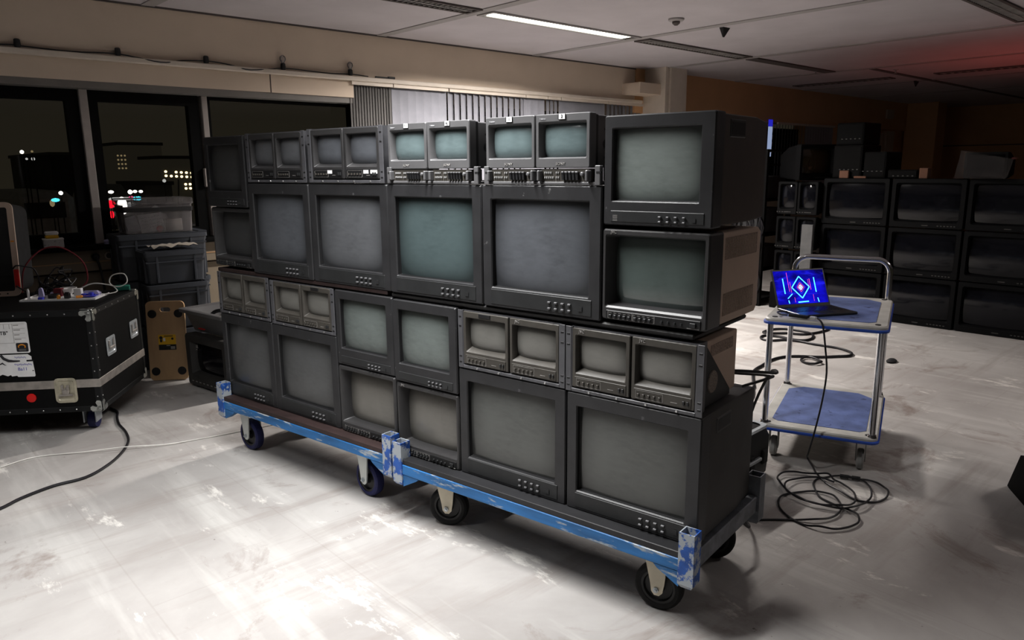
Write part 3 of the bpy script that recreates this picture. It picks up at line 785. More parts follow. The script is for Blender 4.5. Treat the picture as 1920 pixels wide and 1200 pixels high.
# third tier
funnel_monitor('dim deep-framed monitor at the left end of the third tier, under the dimmest set', -3.440, -3.106, .948, 1.231, 'dim', logo=None, feet=True, cab='cab', front='jvcfront', v=.01)
studio_monitor('third tier large monitor under the left dark twin set, first of four', -3.096, -2.648, .936, 1.347, big, scr='bluegrey', doorz=.15, handle=False)
studio_monitor('third tier large monitor under the sticker-marked twin set, second of four', -2.645, -2.164, .935, 1.349, big, scr='grey', doorz=.15, v=.003)
studio_monitor('third tier large monitor with a teal screen, third of four', -2.160, -1.687, .934, 1.350, big, scr='teal', doorz=.15)
studio_monitor('third tier large monitor with a chipped top corner, last of four', -1.682, -1.203, .933, 1.351, big, scr='bluegrey', bez='plasticB', doorz=.15, v=-.002)
funnel_monitor('glossy deep-framed monitor with beige vented sides, right end of third tier', -1.199, -.850, .943, 1.223, 'glossy', logo='JVC', v=.0)
# top tier
studio_monitor('dimmest monitor of the wall, top left corner beside the window', -3.440, -3.108, 1.236, 1.562, small, scr='dim', depth=.42, btn=(.55, .75), bez='plasticB')
dual_monitor('dark twin rack monitor on the top tier, left of the one with white stickers', -3.086, -2.652, 1.352, 1.567, 'grey', front='jvcfront', cards=())
dual_monitor('dark twin rack monitor on the top tier with white paper stickers under its screens', -2.634, -2.172, 1.353, 1.570, 'bluegrey', front='jvcfront', stickers=((0, .50, .64), (1, .56, .70), (1, .76, .95)))
sony_pair('left pale grey twin monitor with control sliders on the top tier', -2.150, -1.694, 1.353, 1.570, ('11', '4J'))
sony_pair('right pale grey twin monitor with control sliders, next to the top right corner set', -1.668, -1.207, 1.353, 1.571, ('1', '2'))
studio_monitor('large monitor at the top right corner standing on the beige sided set', -1.198, -.848, 1.236, 1.556, small, scr='pale', depth=.43, btn=(.55, .765), cab='cabbrown', logo=True, doorz=.135, v=.0)
# thin boards between the second and third tiers
o = MB().box(-.615, .615, 0, .40, 0, .018, b=.003).build('dividing_board', M['board'], loc=cart(-2.805, WALLV+.006, .9175)); o.rotation_euler.z = CYAW
tag(o, 'thin dark brown board lying across the left half of the second tier', 'board', 'boards between the monitor tiers')
o = MB().box(-.64, .64, 0, .40, 0, .018, b=.006).build('dividing_board', M['boardblk'], loc=cart(-1.528, WALLV+.006, .9125)); o.rotation_euler.z = CYAW
tag(o, 'thin black board lying across the right half of the second tier', 'board', 'boards between the monitor tiers')

# ================================================================== dollies
def dolly(label, u0, u1, deckz, deckmat, tyremat, forkmat, castu, rot):
    Lc = (u1-u0)/2
    t = thing('transport_dolly', label, 'dolly', cart((u0+u1)/2, 1.91, 0), CYAW, 'blue platform dollies under the monitor wall')
    D = .575; dz = deckz
    MB().box(-Lc+.048, Lc-.048, .002, D-.002, dz-.021, dz, b=.002).build('deck', M[deckmat], t)
    zb, zt = dz-.064, dz-.021
    MB().box(-Lc+.04, Lc-.04, 0, .035, zb, zt, b=.003).build('frame_rail', M['blue'], t)
    MB().box(-Lc+.04, Lc-.04, D-.035, D, zb, zt, b=.003).build('frame_rail', M['blue'], t)
    MB().box(-Lc+.008, -Lc+.04, .03, D-.03, zb, zt+.018, b=.003).build('frame_rail', M['bluepost'], t)
    MB().box(Lc-.04, Lc-.008, .03, D-.03, zb, zt+.018, b=.003).build('frame_rail', M['galv2'], t)
    s = .050
    for sx in (-1, 1):
        for sy in (0, 1):
            cx = -Lc+s/2 if sx < 0 else Lc-s/2; cy = s/2-.005 if sy == 0 else D-s/2+.005
            def sq(hh, z): return [(cx+a*hh, cy+b*hh, z) for a, b in ((-1, -1), (1, -1), (1, 1), (-1, 1))]
            z0, z1 = dz-.112, dz+.068
            m = MB().loft([sq(s/2-.004, z0+.05), sq(s/2-.004, z1), sq(s/2, z1), sq(s/2, z0+.012), sq(s/2-.008, z0)], 0, True, True)
            m.build('corner_post', M['galv2'] if (sx > 0 and sy == 1) else M['bluepost'], t)
            gx = cx+(s/2 if sx < 0 else -s/2)*1.0; d = .085 if sx < 0 else -.085
            m = MB().prism([(gx, zb), (gx+d, zb), (gx+d*.85, zb-.012), (gx, zb-.050)], cy-.018, cy+.016)
            m.build('gusset', M['blue'], t)
    r = .080
    for u, v, sw in castu:
        x, y = u-(u0+u1)/2, v-1.91
        fk = MB(); ca, sa = math.cos(sw), math.sin(sw)
        fk.at((x, y, 0), sw)
        fk.box(-.045, .045, -.04, .04, zb-.006, zb)
        fk.lathe([(.03, zb-.006), (.03, zb-.022)], (0, 0, 0), 'z', 16)
        fk.box(-.035, .035, -.036, .036, zb-.028, zb-.020)
        for sy in (-1, 1):
            ya, yb = (-.037, -.031) if sy < 0 else (.031, .037)
            poly = [(-.040, zb-.022), (.034, zb-.022), (.026, .100), (.021, .072), (.010, .060), (-.006, .060), (-.016, .072), (-.020, .10)]
            fk.prism(poly, ya, yb)
        f_ = fk.build('caster_fork', M[forkmat], t)
        tm = MB().at((x, y, 0), sw)
        tm.lathe([(.058, -.021), (.070, -.0225), (.078, -.017), (.080, -.008), (.080, .008), (.078, .017), (.070, .0225), (.058, .021)], (0, 0, r), 'y', 40, cap0=False, cap1=False)
        tm.build('tyre', M[tyremat], f_)
        hm = MB().at((x, y, 0), sw)
        hm.lathe([(.012, -.024), (.020, -.022), (.022, -.012), (.046, -.010), (.050, -.018), (.059, -.0195), (.059, .0195), (.050, .018), (.046, .010), (.022, .012), (.020, .022), (.012, .024)], (0, 0, r), 'y', 32)
        hm.build('hub', M['hub'], f_)
        bm_ = MB().at((x, y, 0), sw); bm_.lathe([(.010, -.038), (.010, -.043), (.005, -.043), (.005, -.048)], (0, 0, r), 'y', 6); bm_.lathe([(.010, .038), (.010, .044)], (0, 0, r), 'y', 6)
        bm_.build('axle_bolt', M['galv'], f_)
    return t
dolly('left blue framed dolly with a dark brown deck and blue tyred wheels', -3.420, -2.137, .289, 'deckbrown', 'tyreblue', 'forkw', ((-3.30, 2.01, R(0)), (-2.395, 2.01, R(-5)), (-3.30, 2.40, R(8)), (-2.40, 2.40, 0)), False)
dolly('right blue framed dolly with a black deck and black tyred wheels', -2.127, -.832, .273, 'deckblack', 'tyreblack', 'forkc', ((-1.93, 2.02, R(24)), (-.99, 2.01, R(8)), (-1.93, 2.40, 0), (-.985, 2.42, R(20))), True)

# ================================================================== flight case at the left
FA = math.atan2(-.568, .823)            # its front runs to the right along this yaw
FC = Vector((.955, 4.335, 0))           # front right corner on the floor
fr_ = Vector((math.cos(FA), math.sin(FA), 0)); fd = Vector((-math.sin(FA), math.cos(FA), 0))
def case_pt(x, y, z): return FC + fr_*x + fd*y + Vector((0, 0, z))   # x runs right (negative = left of the corner)
t = thing('flight_case', 'big black flight case with aluminium band and white labels at the left', 'flight case', FC, FA)
W, D, Z0, Z1 = 1.15, .69, .140, .690
MB().box(-W, 0, 0, D, Z0, Z1, b=.006).build('case_shell', M['flight'], t)
m = MB()
for y in (0, D):
    for z0, z1 in ((Z0-.002, Z0+.028), (Z1-.030, Z1+.002)): m.box(-W-.002, .002, y-.003 if y == 0 else y-.028, y+.028 if y == 0 else y+.003, z0, z1, b=.003)
for x in (-W, 0):
    for z0, z1 in ((Z0-.002, Z0+.028), (Z1-.030, Z1+.002)): m.box(x-.003 if x < 0 else x-.028, x+.028 if x < 0 else x+.003, 0, D, z0, z1, b=.003)
    for y in (0, D): m.box(x-.003 if x < 0 else x-.030, x+.030 if x < 0 else x+.003, y-.003 if y == 0 else y-.028, y+.028 if y == 0 else y+.003, Z0, Z1, b=.003)
m.build('edge_trim', M['flightedge'], t)
m = MB()
m.box(-W-.004, .004, -.005, .0, .272, .318, b=.002); m.box(0, .005, 0, D+.004, .272, .318, b=.002); m.box(-W, 0, D, D+.005, .272, .318)
m.box(-W-.004, .006, -.0055, -.004, .2935, .2955)
m.build('aluminium_band', M['alu'], t)
m = MB()
for i in range(8):
    for z in (Z1-.016, Z0+.013): m.lathe([(.0042, -.0032), (.002, -.0052)], (-.13-.083*i, 0, z), 'y', 8)
for i in range(7): m.lathe([(.004, .003), (.002, .0052)], (0, .10+.09*i, Z1-.016), 'x', 8)
for z in (.22, .36, .43, .50, .57):
    m.lathe([(.004, -.003), (.002, -.005)], (-.016, 0, z), 'y', 8); m.lathe([(.004, .003), (.002, .005)], (0, .018, z), 'x', 8)
m.build('rivets', M['screw'], t)
for x, y in ((0, 0), (0, D), (-W, 0)):
    for z in (Z0, Z1):
        sx = 1 if x == 0 else -1; sy = -1 if y == 0 else 1; sz = -1 if z == Z0 else 1
        m = MB(); L = []
        rr = .021; cx, cy, cz = x-sx*.013, y-sy*.013, z-sz*.013
        m.lathe([(.004, -rr), (rr*.7, -rr*.72), (rr, 0), (rr*.7, rr*.72), (.004, rr)], (cx, cy, cz), 'z', 14)
        # three rounded tongues wrapping the edges
        a = .058
        def tongue(o, e1, e2):
            pl = [(0, -.012), (.03, -.018), (a-.012, -.024), (a, -.016), (a+.003, 0), (a, .016), (a-.012, .024), (.03, .018), (0, .012)]
            return pl
        for (ax, ay, az) in ((-sx, 0, 0), (0, -sy, 0), (0, 0, -sz)):
            d = Vector((ax, ay, az)); o_ = Vector((x, y, z))
            others = [v_ for v_ in (Vector((sx, 0, 0)), Vector((0, sy, 0)), Vector((0, 0, sz))) if abs(v_.dot(d)) < .5]
            for n_ in others:
                side = [q for q in others if q != n_][0]
                base = o_ + n_*.0042
                p0 = [base + d*s_ - side*(w_) for s_, w_ in ((.004, 0), (.05, 0), (.058, .008), (.058, .022), (.046, .030), (.03, .022), (.004, .030))]
                m.loft([p0, [q+n_*.002 for q in p0]], 0, True, True)
        m.build('ball_corner', M['chromeball'], t)
# butterfly latch in a dish
m = MB(); lx, lz = -.168, .262
m.loft([rrect(lx-.055, lx+.055, lz-.068, lz+.068, -.005, .020), rrect(lx-.055, lx+.055, lz-.068, lz+.068, -.009, .020), rrect(lx-.042, lx+.042, lz-.054, lz+.054, -.0095, .008), rrect(lx-.039, lx+.039, lz-.050, lz+.050, -.0062, .008)], 0, False, True)
lt = m.build('latch_dish', M['latchcream'], t)
m = MB()
m.lathe([(.019, -.007), (.019, -.016), (.011, -.017), (.011, -.022)], (lx, 0, lz-.004), 'y', 18)
m.box(lx-.030, lx+.030, -.018, -.012, lz-.030, lz-.018, b=.002); m.box(lx-.020, lx-.008, -.02, -.008, lz+.006, lz+.034, b=.002); m.box(lx+.006, lx+.020, -.02, -.008, lz+.004, lz+.030, b=.002)
m.lathe([(.006, -.016), (.005, -.019)], (lx-.03, 0, lz-.024), 'y', 8); m.lathe([(.006, -.016), (.005, -.019)], (lx+.03, 0, lz-.024), 'y', 8)
m.build('butterfly_catch', M['alu'], lt)
# recessed spring handles on the right end
for i, (y, z) in enumerate(((.20, .455), (.56, .472))):
    m = MB(); hw, hh = .062, .052
    def rr_(e, x): return [(x, p[0], p[2]) for p in rrect(y-hw+e, y+hw-e, z-hh+e, z+hh-e, 0, .012)]
    m.loft([rr_(0, .003), rr_(0, .006), rr_(.014, .0065), rr_(.018, .0022)], 0, False, True)
    hd = m.build('handle_dish', M['galv'], t)
    m = MB().box(.005, .016, y-.034, y+.034, z-.016, z-.002, b=.004); m.box(.004, .012, y-.034, y-.026, z-.004, z+.032, b=.002); m.box(.004, .012, y+.026, y+.034, z-.004, z+.032, b=.002)
    m.build('grip', M['alu'], hd)
# red reflector dot
MB().lathe([(.024, -.002), (.0235, -.006), (.015, -.0075)], (-.345, 0, .228), 'y', 24).build('red_dot', M['red'], t)
# labels
lb = MB().loft([rrect(-.78, -.318, .475, .642, -.0012, .010), rrect(-.78, -.318, .475, .642, -.0022, .010)], 0, True, True).build('address_label', M['white'], t)
m = MB()
for z in (.631, .530): m.box(-.78, -.332, -.0030, -.0022, z, z+.001)
for z in (.606, .580, .555): m.box(-.390, -.332, -.0030, -.0022, z, z+.001)
m.box(-.391, -.3895, -.0030, -.0022, .530, .632); m.box(-.432, -.4305, -.003, -.0022, .606, .632); m.box(-.405, -.4035, -.003, -.0022, .606, .632)
for i, z in enumerate((.622, .597, .571, .547)): m.box(-.386, -.360+.006*(i % 2), -.003, -.0022, z, z+.004)
m.build('ruled_lines', M['letterdim'], lb)
lettering('1 : 1 /', .026, (-.478, -.0030, .612), M['ink'], lb, name='handwriting')
lettering('RLK TB"', .027, (-.462, -.0030, .583), M['ink'], lb, name='handwriting', ext=.0009)
lettering('LINK', .023, (-.492, -.0030, .558), M['ink'], lb, name='handwriting', ext=.0009)
bd = MB().loft([rrect(-.384, -.326, .482, .529, -.0022, .006), rrect(-.384, -.326, .482, .529, -.0030, .006)], 0, True, True).build('black_emblem', M['ink'], lb)
m = MB(); pts = []
for i in range(8):
    a = R(25+190*i/7); pts.append((-.356+.017*math.cos(a), -.0034, .510+.010*math.sin(a)))
m.tube(pts, [.0018, .003, .0036, .0036, .0034, .003, .0026, .0016], 6); m.tube([(-.340, -.0034, .515), (-.341, -.0034, .503)], .003, 6)
m.build('orange_hook_emblem', M['orange'], bd)
m = MB(); m.box(-.372, -.338, -.0036, -.003, .494, .496); m.box(-.372, -.338, -.0036, -.003, .488, .490); m.build('emblem_caption', M['letterdim'], bd)
poly = [(-.78, .468), (-.335, .468), (-.318, .455), (-.318, .438), (-.345, .436), (-.345, .428), (-.314, .428), (-.312, .39), (-.310, .352), (-.314, .345), (-.395, .346), (-.40, .353), (-.425, .350), (-.43, .358), (-.445, .352), (-.47, .362), (-.49, .353), (-.505, .360), (-.78, .356)]
lb = MB().prism(poly, -.0022, -.0010).build('torn_label', M['white'], t)
m = MB(); m.tube([(-.465, -.0026, .467), (-.452, -.0026, .448), (-.43, -.0026, .436), (-.405, -.0026, .433), (-.376, -.0026, .433)], [.006, .007, .007, .005, .003], 6); m.box(-.335, -.310, -.003, -.0022, .429, .436)
m.tube([(-.50, -.0026, .412), (-.478, -.0026, .416), (-.462, -.0026, .424), (-.452, -.0026, .414), (-.445, -.0026, .412)], [.001, .002, .004, .002, .001], 5)
m.box(-.322, -.314, -.003, -.0022, .376, .380)
m.build('tape_remnants', M['ink'], lb)
m = MB()
for z, x0, x1, rr in ((.452, -.40, -.345, .0007), (.413, -.405, -.322, .0012)):
    pts = [(x0+(x1-x0)*i/26, -.0028, z+.0045*math.sin(i*2.1)+.002*math.sin(i*.9)) for i in range(27)]
    m.tube(pts, rr, 5)
m.build('blue_scribble', M['inkblue'], lb)
lettering('Ba11', .024, (-.368, -.0030, .388), M['inkblue'], lb, name='handwriting', ext=.0003)
# casters
for x, y in ((-.11, .12), (-.20, D-.16), (-W+.12, .12), (-W+.12, D-.12)):
    fk = MB().box(x-.05, x+.05, y-.042, y+.042, Z0-.008, Z0); fk.box(x-.035, x-.028, y-.03, y+.05, .045, Z0-.008, b=.002); fk.box(x+.028, x+.035, y-.03, y+.05, .045, Z0-.008, b=.002)
    fk.lathe([(.03, Z0-.02), (.034, Z0-.008)], (x, y, 0), 'z', 14)
    f_ = fk.build('caster_fork', M['galv'], t)
    MB().lathe([(.03, -.018), (.048, -.019), (.050, -.012), (.050, .012), (.048, .019), (.03, .018)], (x, y+.03, .050), 'x', 28).build('wheel', M['tyreblue'], f_)

# things on top of the flight case
TOP = .692
def on_case(x, y, z=TOP): return case_pt(x, y, z)
# cream rimmed rack unit leaning back
p = on_case(-.655, .56)
t = thing('rack_unit', 'tall black rack unit with a cream perforated rim, standing on the flight case', 'rack unit', p, R(-26), rx=R(-5))
m = MB(); w_, h_ = .56, .545
m.loft([rrect(-.5, w_-.5, 0, h_, 0, .035, 4), rrect(-.5, w_-.5, 0, h_, -.012, .035, 4), rrect(-.5+.030, w_-.5-.030, .030, h_-.030, -.012, .012, 4), rrect(-.5+.030, w_-.5-.030, .030, h_-.030, .02, .012, 4)])
m2 = m.build('cream_rim', M['creamframe'], t)
m = MB()
for i in range(12):
    m.lathe([(.0045, -.0125), (.0045, -.0132)], (-.45+.040*i, 0, .016), 'y', 10); m.lathe([(.0045, -.0125), (.0045, -.0132)], (-.45+.040*i, 0, h_-.016), 'y', 10)
m.build('rim_holes', M['black'], m2)
MB().loft([rrect(-.49, .05, .026, h_-.005, .004, .03, 4), rrect(-.49, .05, .026, h_-.005, .26, .05, 4)], 0, True, True).build('shell', M['blackmatte'], t)
m = MB().box(-.47, .03, -.003, .003, .03, h_-.03)
for i in range(9): m.box(-.46, .025, -.006, -.002, .06+.058*i, .062+.058*i)
m.build('dark_front', M['black'], t)
MB().box(.032, .058, -.016, -.010, .05, .155, b=.002).build('red_tag', M['red'], t)
MB().box(.033, .052, -.0135, -.011, .315, .323).build('orange_mark', M['orange'], t)
m = MB().tube(smooth([(.03, -.012, .16), (.055, -.03, .178), (.09, -.01, .17), (.13, .02, .15), (.15, .02, .06), (.12, 0, .005)], 5), .004, 6); m.tube(smooth([(.04, -.02, .06), (.08, -.03, .03), (.11, -.02, .006)], 5), .004, 6)
m.build('loose_lead', M['cable'], t)
# white parts tray and the clutter on it
t = thing('parts_tray', 'flat white tray carrying loose parts on the flight case edge', 'tray', on_case(-.30, .385), FA)
m = MB().box(-.20, .20, -.055, .15, 0, .004, b=.001); m.box(-.20, .20, -.057, -.053, 0, .010); m.box(.196, .2, -.055, .15, 0, .010); m.box(-.2, -.196, -.055, .15, 0, .010)
m.build('base', M['white'], t)
def bit(name, mb, mats, x, y, label, cat, z=.0045, rz=0.0):
    o = mb.build(name, mats); o.location = on_case(-.30+x, .385+y, TOP+z); o.rotation_euler.z = FA+rz; return tag(o, label, cat)
bit('marker_pen', MB().lathe([(.007, 0), (.007, .05), (.006, .052), (.004, .06)], n=12), M['white'], -.175, .0, 'white stubby marker standing at the left end of the parts tray', 'marker')
bit('tube_glue', MB().loft([rrect(-.014, .014, 0, .002, 0, .0008), ], 0).prism([(-.016, 0), (.016, 0), (.009, .055), (.004, .062), (-.004, .062), (-.009, .055)], -.008, .008), M['lilac'], -.115, .02, 'pale tube standing second from the left on the parts tray', 'tube')
bit('plastic_cap', MB().box(-.014, .014, -.010, .010, 0, .016, b=.003), M['bluebit'], -.095, -.035, 'small bright blue cap at the front edge of the parts tray', 'cap')
bit('tape_roll', MB().lathe([(.020, 0), (.030, 0), (.030, .022), (.020, .022), (.020, 0)], n=24, cap0=False, cap1=False), M['blackmatte'], -.055, .03, 'dark tape roll lying beside the bright blue cap', 'tape')
bit('component_box', MB().box(-.022, .022, -.018, .018, 0, .045, b=.002), M['cablered'], -.055, .095, 'dark red upright box behind the tape roll', 'box')
bit('paper_bowl', MB().lathe([(.018, 0), (.045, .028), (.050, .040), (.046, .040), (.016, .004)], n=24, cap1=False), M['white'], -.025, .14, 'small white bowl behind the tape roll on the parts tray', 'bowl')
bit('orange_plug', MB().lathe([(.009, 0), (.011, .012), (.006, .022)], n=12), M['orange'], -.015, -.005, 'orange plug in the middle of the parts tray', 'plug')
bit('relay_block', MB().box(-.014, .014, -.012, .012, 0, .030, b=.002).box(-.010, .010, -.008, .008, .03, .036, b=.001), M['black'], .03, .0, 'black block standing right of the orange plug', 'block')
bit('small_carton', MB().box(-.020, .020, -.016, .016, 0, .050, b=.002), M['white'], .075, .04, 'little white carton right of centre on the parts tray', 'carton')
bit('yellow_driver', MB().lathe([(.007, 0), (.008, .03), (.004, .035), (.002, .036), (.002, .08)], axis='x', n=10), M['orange'], .08, -.012, 'orange screwdriver lying in front of the little white carton', 'screwdriver', z=.013, rz=.5)
bit('circuit_board', MB().box(-.045, .045, -.028, .028, .006, .009).box(-.03, -.01, -.02, .0, .009, .022, b=.001).box(.005, .025, -.01, .015, .009, .026, b=.001).box(-.02, .03, .015, .022, .009, .016), M['bluebit'], .13, .03, 'blue circuit board with blocks at the right end of the parts tray', 'circuit board')
bit('lilac_pouch', MB().loft([[(a*.045, b*.02, 0) for a, b in ((-1, -.8), (1, -1), (1, .8), (-1, 1))], [(a*.05, b*.024, .012) for a, b in ((-1, -.8), (1, -1), (1, .8), (-1, 1))], [(a*.035, b*.012, .026) for a, b in ((-1, -.8), (1, -1), (1, .8), (-1, 1))]], 0, True, True), M['lilac'], .12, .10, 'pale lilac pouch behind the blue circuit board', 'pouch')
bit('green_box', MB().box(-.04, .04, -.025, .025, 0, .028, b=.003).box(-.02, .015, -.012, .012, .028, .030), M['green'], .23, .28, 'small green box near the back right corner of the flight case', 'box', z=.002, rz=.3)
o = MB().tube(smooth([on_case(-.28, .50, .70), on_case(-.24, .48, .735), on_case(-.17, .50, .762), on_case(-.10, .52, .75), on_case(-.04, .53, .735), on_case(.0, .55, .76), on_case(-.02, .57, .805), on_case(-.08, .56, .80), on_case(-.095, .54, .76), on_case(-.05, .52, .71), on_case(-.11, .46, .70)], 6), .0035, 6).build('white_lead', M['cablewhite']); tag(o, 'looping thin white lead over the parts on the flight case', 'cable')
o = MB().tube(smooth([on_case(-.62, .62, .70), on_case(-.58, .60, .85), on_case(-.50, .66, .95), on_case(-.40, .70, .955), on_case(-.30, .71, .87), on_case(-.28, .70, .76), on_case(-.32, .66, .70)], 6), .0045, 6).build('red_lead', M['cablered']); tag(o, 'dark red lead arching beside the cream rimmed rack unit', 'cable')
m = MB()
for k in range(9):
    pts = [on_case(-.50+.20*random.random(), .52+.16*random.random(), TOP+.008+.15*random.random()*(.4 if j in (0, 5) else 1)) for j in range(6)]
    pts[0].z = TOP+.006; pts[-1].z = TOP+.006
    m.tube(smooth(pts, 5), .0045, 6)
tag(m.build('cable_tangle', M['cable']), 'tangle of black leads beside the cream rimmed rack unit on the flight case', 'cables')['kind'] = 'stuff'
o = MB().lathe([(.012, 0), (.014, .006), (.010, .022), (.004, .026)], n=14).build('round_stopper', M['lilac']); o.location = on_case(-.40, .50, TOP+.001); tag(o, 'pale round knob lying among the black leads', 'knob')

# things on the sill
t = thing('tissue_box', 'small white speckled box on the black window sill', 'box', (1.115, YW+.085, .900), R(-8))
MB().box(-.060, .060, -.045, .045, 0, .055, b=.003).build('carton', pm('speckled card', (.52, .52, .52), .7, var=.02, chips=(.08, .08, .08), chip_amt=.60, chip_scale=70), t)
MB().box(-.063, .063, -.047, .047, .053, .062, b=.003).build('lid', M['white'], t)
t = thing('sponge', 'yellow and white sponge on top of the speckled box', 'sponge', (1.11, YW+.085, .9625), R(-6))
MB().box(-.04, .04, -.03, .03, 0, .022, b=.006).build('yellow_layer', M['yellow'], t)
MB().box(-.04, .04, -.03, .03, .022, .046, b=.006).build('white_layer', M['white'], t)
o = MB().lathe([(.030, 0), (.030, .008), (.034, .02), (.026, .03), (.006, .034)], n=24).build('white_puck', M['lilac']); o.location = (1.455, YW+.075, .900); tag(o, 'pale round puck on the sill at the foot of the left mullion', 'puck')
t = thing('black_plug', 'black round plug with thick lead in the trunking socket', 'plug', (1.36, YW+.092, .815))
MB().lathe([(.024, 0), (.026, -.02), (.016, -.035)], axis='y', n=18).build('plug_body', M['black'], t)
MB().tube(smooth([(0, -.03, 0), (.005, -.045, -.03), (.02, -.03, -.10), (.03, -.02, -.20), (.03, -.03, -.45), (.05, -.04, -.79)], 5), .008, 8).build('lead', M['cable'], t)

# ================================================================== crates, wooden dolly, floor television
def crate(label, cx, cy, z, sx, sy, h, rz, mat='crate', group='grey stacking crates by the window', open_=True):
    t = thing('stacking_crate', label, 'crate', (cx, cy, z), rz, group)
    def ring(e, zz, r=.02): return [(p[0], p[2], zz) for p in rrect(-sx/2+e, sx/2-e, -sy/2+e, sy/2-e, 0, r)]
    m = MB().loft([ring(.030, 0), ring(.028, .012), ring(.022, .012), ring(.012, h-.06), ring(.006, h-.045), ring(.006, h-.012)], 0, True, False)
    m.loft([ring(.010, h-.004), ring(.030, .01)], 0, False, True)
    m.build('tub', M[mat], t)
    m = MB().loft([ring(0, h-.030), ring(0, h-.002), ring(.002, h), ring(.014, h), ring(.016, h-.03), ring(0, h-.030)]); m.build('rim', M[mat], t)
    m = MB()
    for k in (-.30, .30):
        m.box(k*sx-.008, k*sx+.008, -sy/2+.004, -sy/2+.026, .015, h-.03, b=.002); m.box(-sx/2+.004, -sx/2+.026, k*sy-.008, k*sy+.008, .015, h-.03, b=.002); m.box(sx/2-.026, sx/2-.004, k*sy-.008, k*sy+.008, .015, h-.03, b=.002)
    m.box(-sx/2+.012, sx/2-.012, -sy/2+.005, -sy/2+.02, h-.075, h-.066); m.build('ribs', M[mat], t)
    return t
for i in range(3):
    crate(['lowest grey crate of the tall stack against the sill', 'middle grey crate of the tall stack against the sill', 'top grey crate of the tall stack, under the clear storage box'][i], 1.745, 5.70, .002+.322*i, .61, .30, .32, R(-2))
for i in range(3):
    crate(['bottom grey crate of the narrow front stack behind the plywood dolly', 'middle grey crate of the narrow front stack', 'top grey crate of the narrow front stack, crumpled sheet on it'][i], 1.735, 5.42, [.002, .322, .642][i], .41, .235, [.32, .32, .225][i], R(-3))
m = MB(); L = []
for j in range(6):
    L.append([(-.15+.30*i/8 + random.uniform(-.006, .006), -.09+.18*j/5, .012+.018*abs(math.sin(i*1.1+j*.9))+random.uniform(0, .008)) for i in range(9)])
m.loft(L, closed=False); o = m.build('crumpled_sheet', M['paperbeige'], angle=60); o.location = (1.75, 5.41, .872); tag(o, 'crumpled beige paper sheet on the narrow front crate stack', 'paper')
sup = MB().box(-.19, .19, -.105, .105, 0, .004).build('cover_sheet', M['crate']); sup.location = (1.735, 5.42, .868); sup.rotation_euler.z = R(-3); tag(sup, 'flat grey lid closing the narrow front crate stack', 'lid')
sup = MB().box(-.30, .30, -.15, .15, 0, .006, b=.002).box(.24, .30, -.15, .15, .004, .012).build('cover_sheet', M['crate']); sup.location = (1.745, 5.70, .966); sup.rotation_euler.z = R(-2); tag(sup, 'flat grey lid on the tall crate stack beneath the clear box', 'lid')
# clear storage box with papers
CB = Vector((1.735, 5.69, .975))
t = thing('storage_box', 'clear plastic storage box full of papers on the tall crate stack', 'storage box', CB, R(-2))
m = MB()
def ring(e, zz): return [(p[0], p[2], zz) for p in rrect(-.235+e, .235-e, -.125+e, .125-e, 0, .02)]
m.loft([ring(.012, 0), ring(.004, .20), ring(.006, .20), ring(.015, .003)], 0, True, True); m.build('tub', M['clear'], t)
m = MB().loft([ring(0, .195), ring(-.004, .20), ring(-.004, .238), ring(.004, .243), ring(.02, .240)], 0, False, True); m.build('lid', M['clear'], t)
MB().loft([ring(.0015, .150), ring(-.0008, .150), ring(-.0015, .178), ring(.001, .178)]).build('dark_band', M['black'], t)
def inbox(name, mb, mats, x, y, z, label, cat, rx=0, rz=0, ry=0):
    o = mb.build(name, mats); o.location = CB+Vector((x, y, z)); o.rotation_euler = (rx, ry, rz); return tag(o, label, cat)
nt_ = thing('flyer', 'white flyer with black handwriting inside the clear storage box', 'paper', CB+Vector((-.03, -.085, .012)), R(-2), rx=R(-8), ry=R(-6))
MB().box(-.09, .07, 0, .002, 0, .125).build('sheet', M['white'], nt_)
m = MB()
for r_ in range(4):
    x = -.075
    while x < .055:
        l = random.uniform(.008, .02); z = .100-.022*r_
        m.tube([(x, -.001, z), (x+l*.4, -.001, z+.008*random.uniform(-1, 1)), (x+l, -.001, z+.004*random.uniform(-1, 1))], .0012, 5); x += l+.006
m.build('scribble', M['ink'], nt_)
inbox('note_stack', MB().box(-.06, .06, 0, .03, 0, .085, b=.002), M['paperbeige'], .105, -.07, .008, 'beige pad standing right of the flyer in the clear box', 'notepad')
inbox('red_sticker_roll', MB().lathe([(.022, -.004), (.022, .004)], axis='y', n=20), M['red'], .0, -.095, .028, 'small red disc low in the clear storage box', 'disc')
inbox('folded_card', MB().prism([(-.06, 0), (.06, 0), (.0, .05)], -.002, .002), M['white'], .02, .02, .145, 'folded white card peeking above the dark band of the clear box', 'card')
inbox('loose_papers', MB().box(-.04, .04, 0, .004, 0, .11), M['white'], -.16, -.07, .012, 'tilted pale paper at the left inside the clear box', 'paper', ry=R(-14))
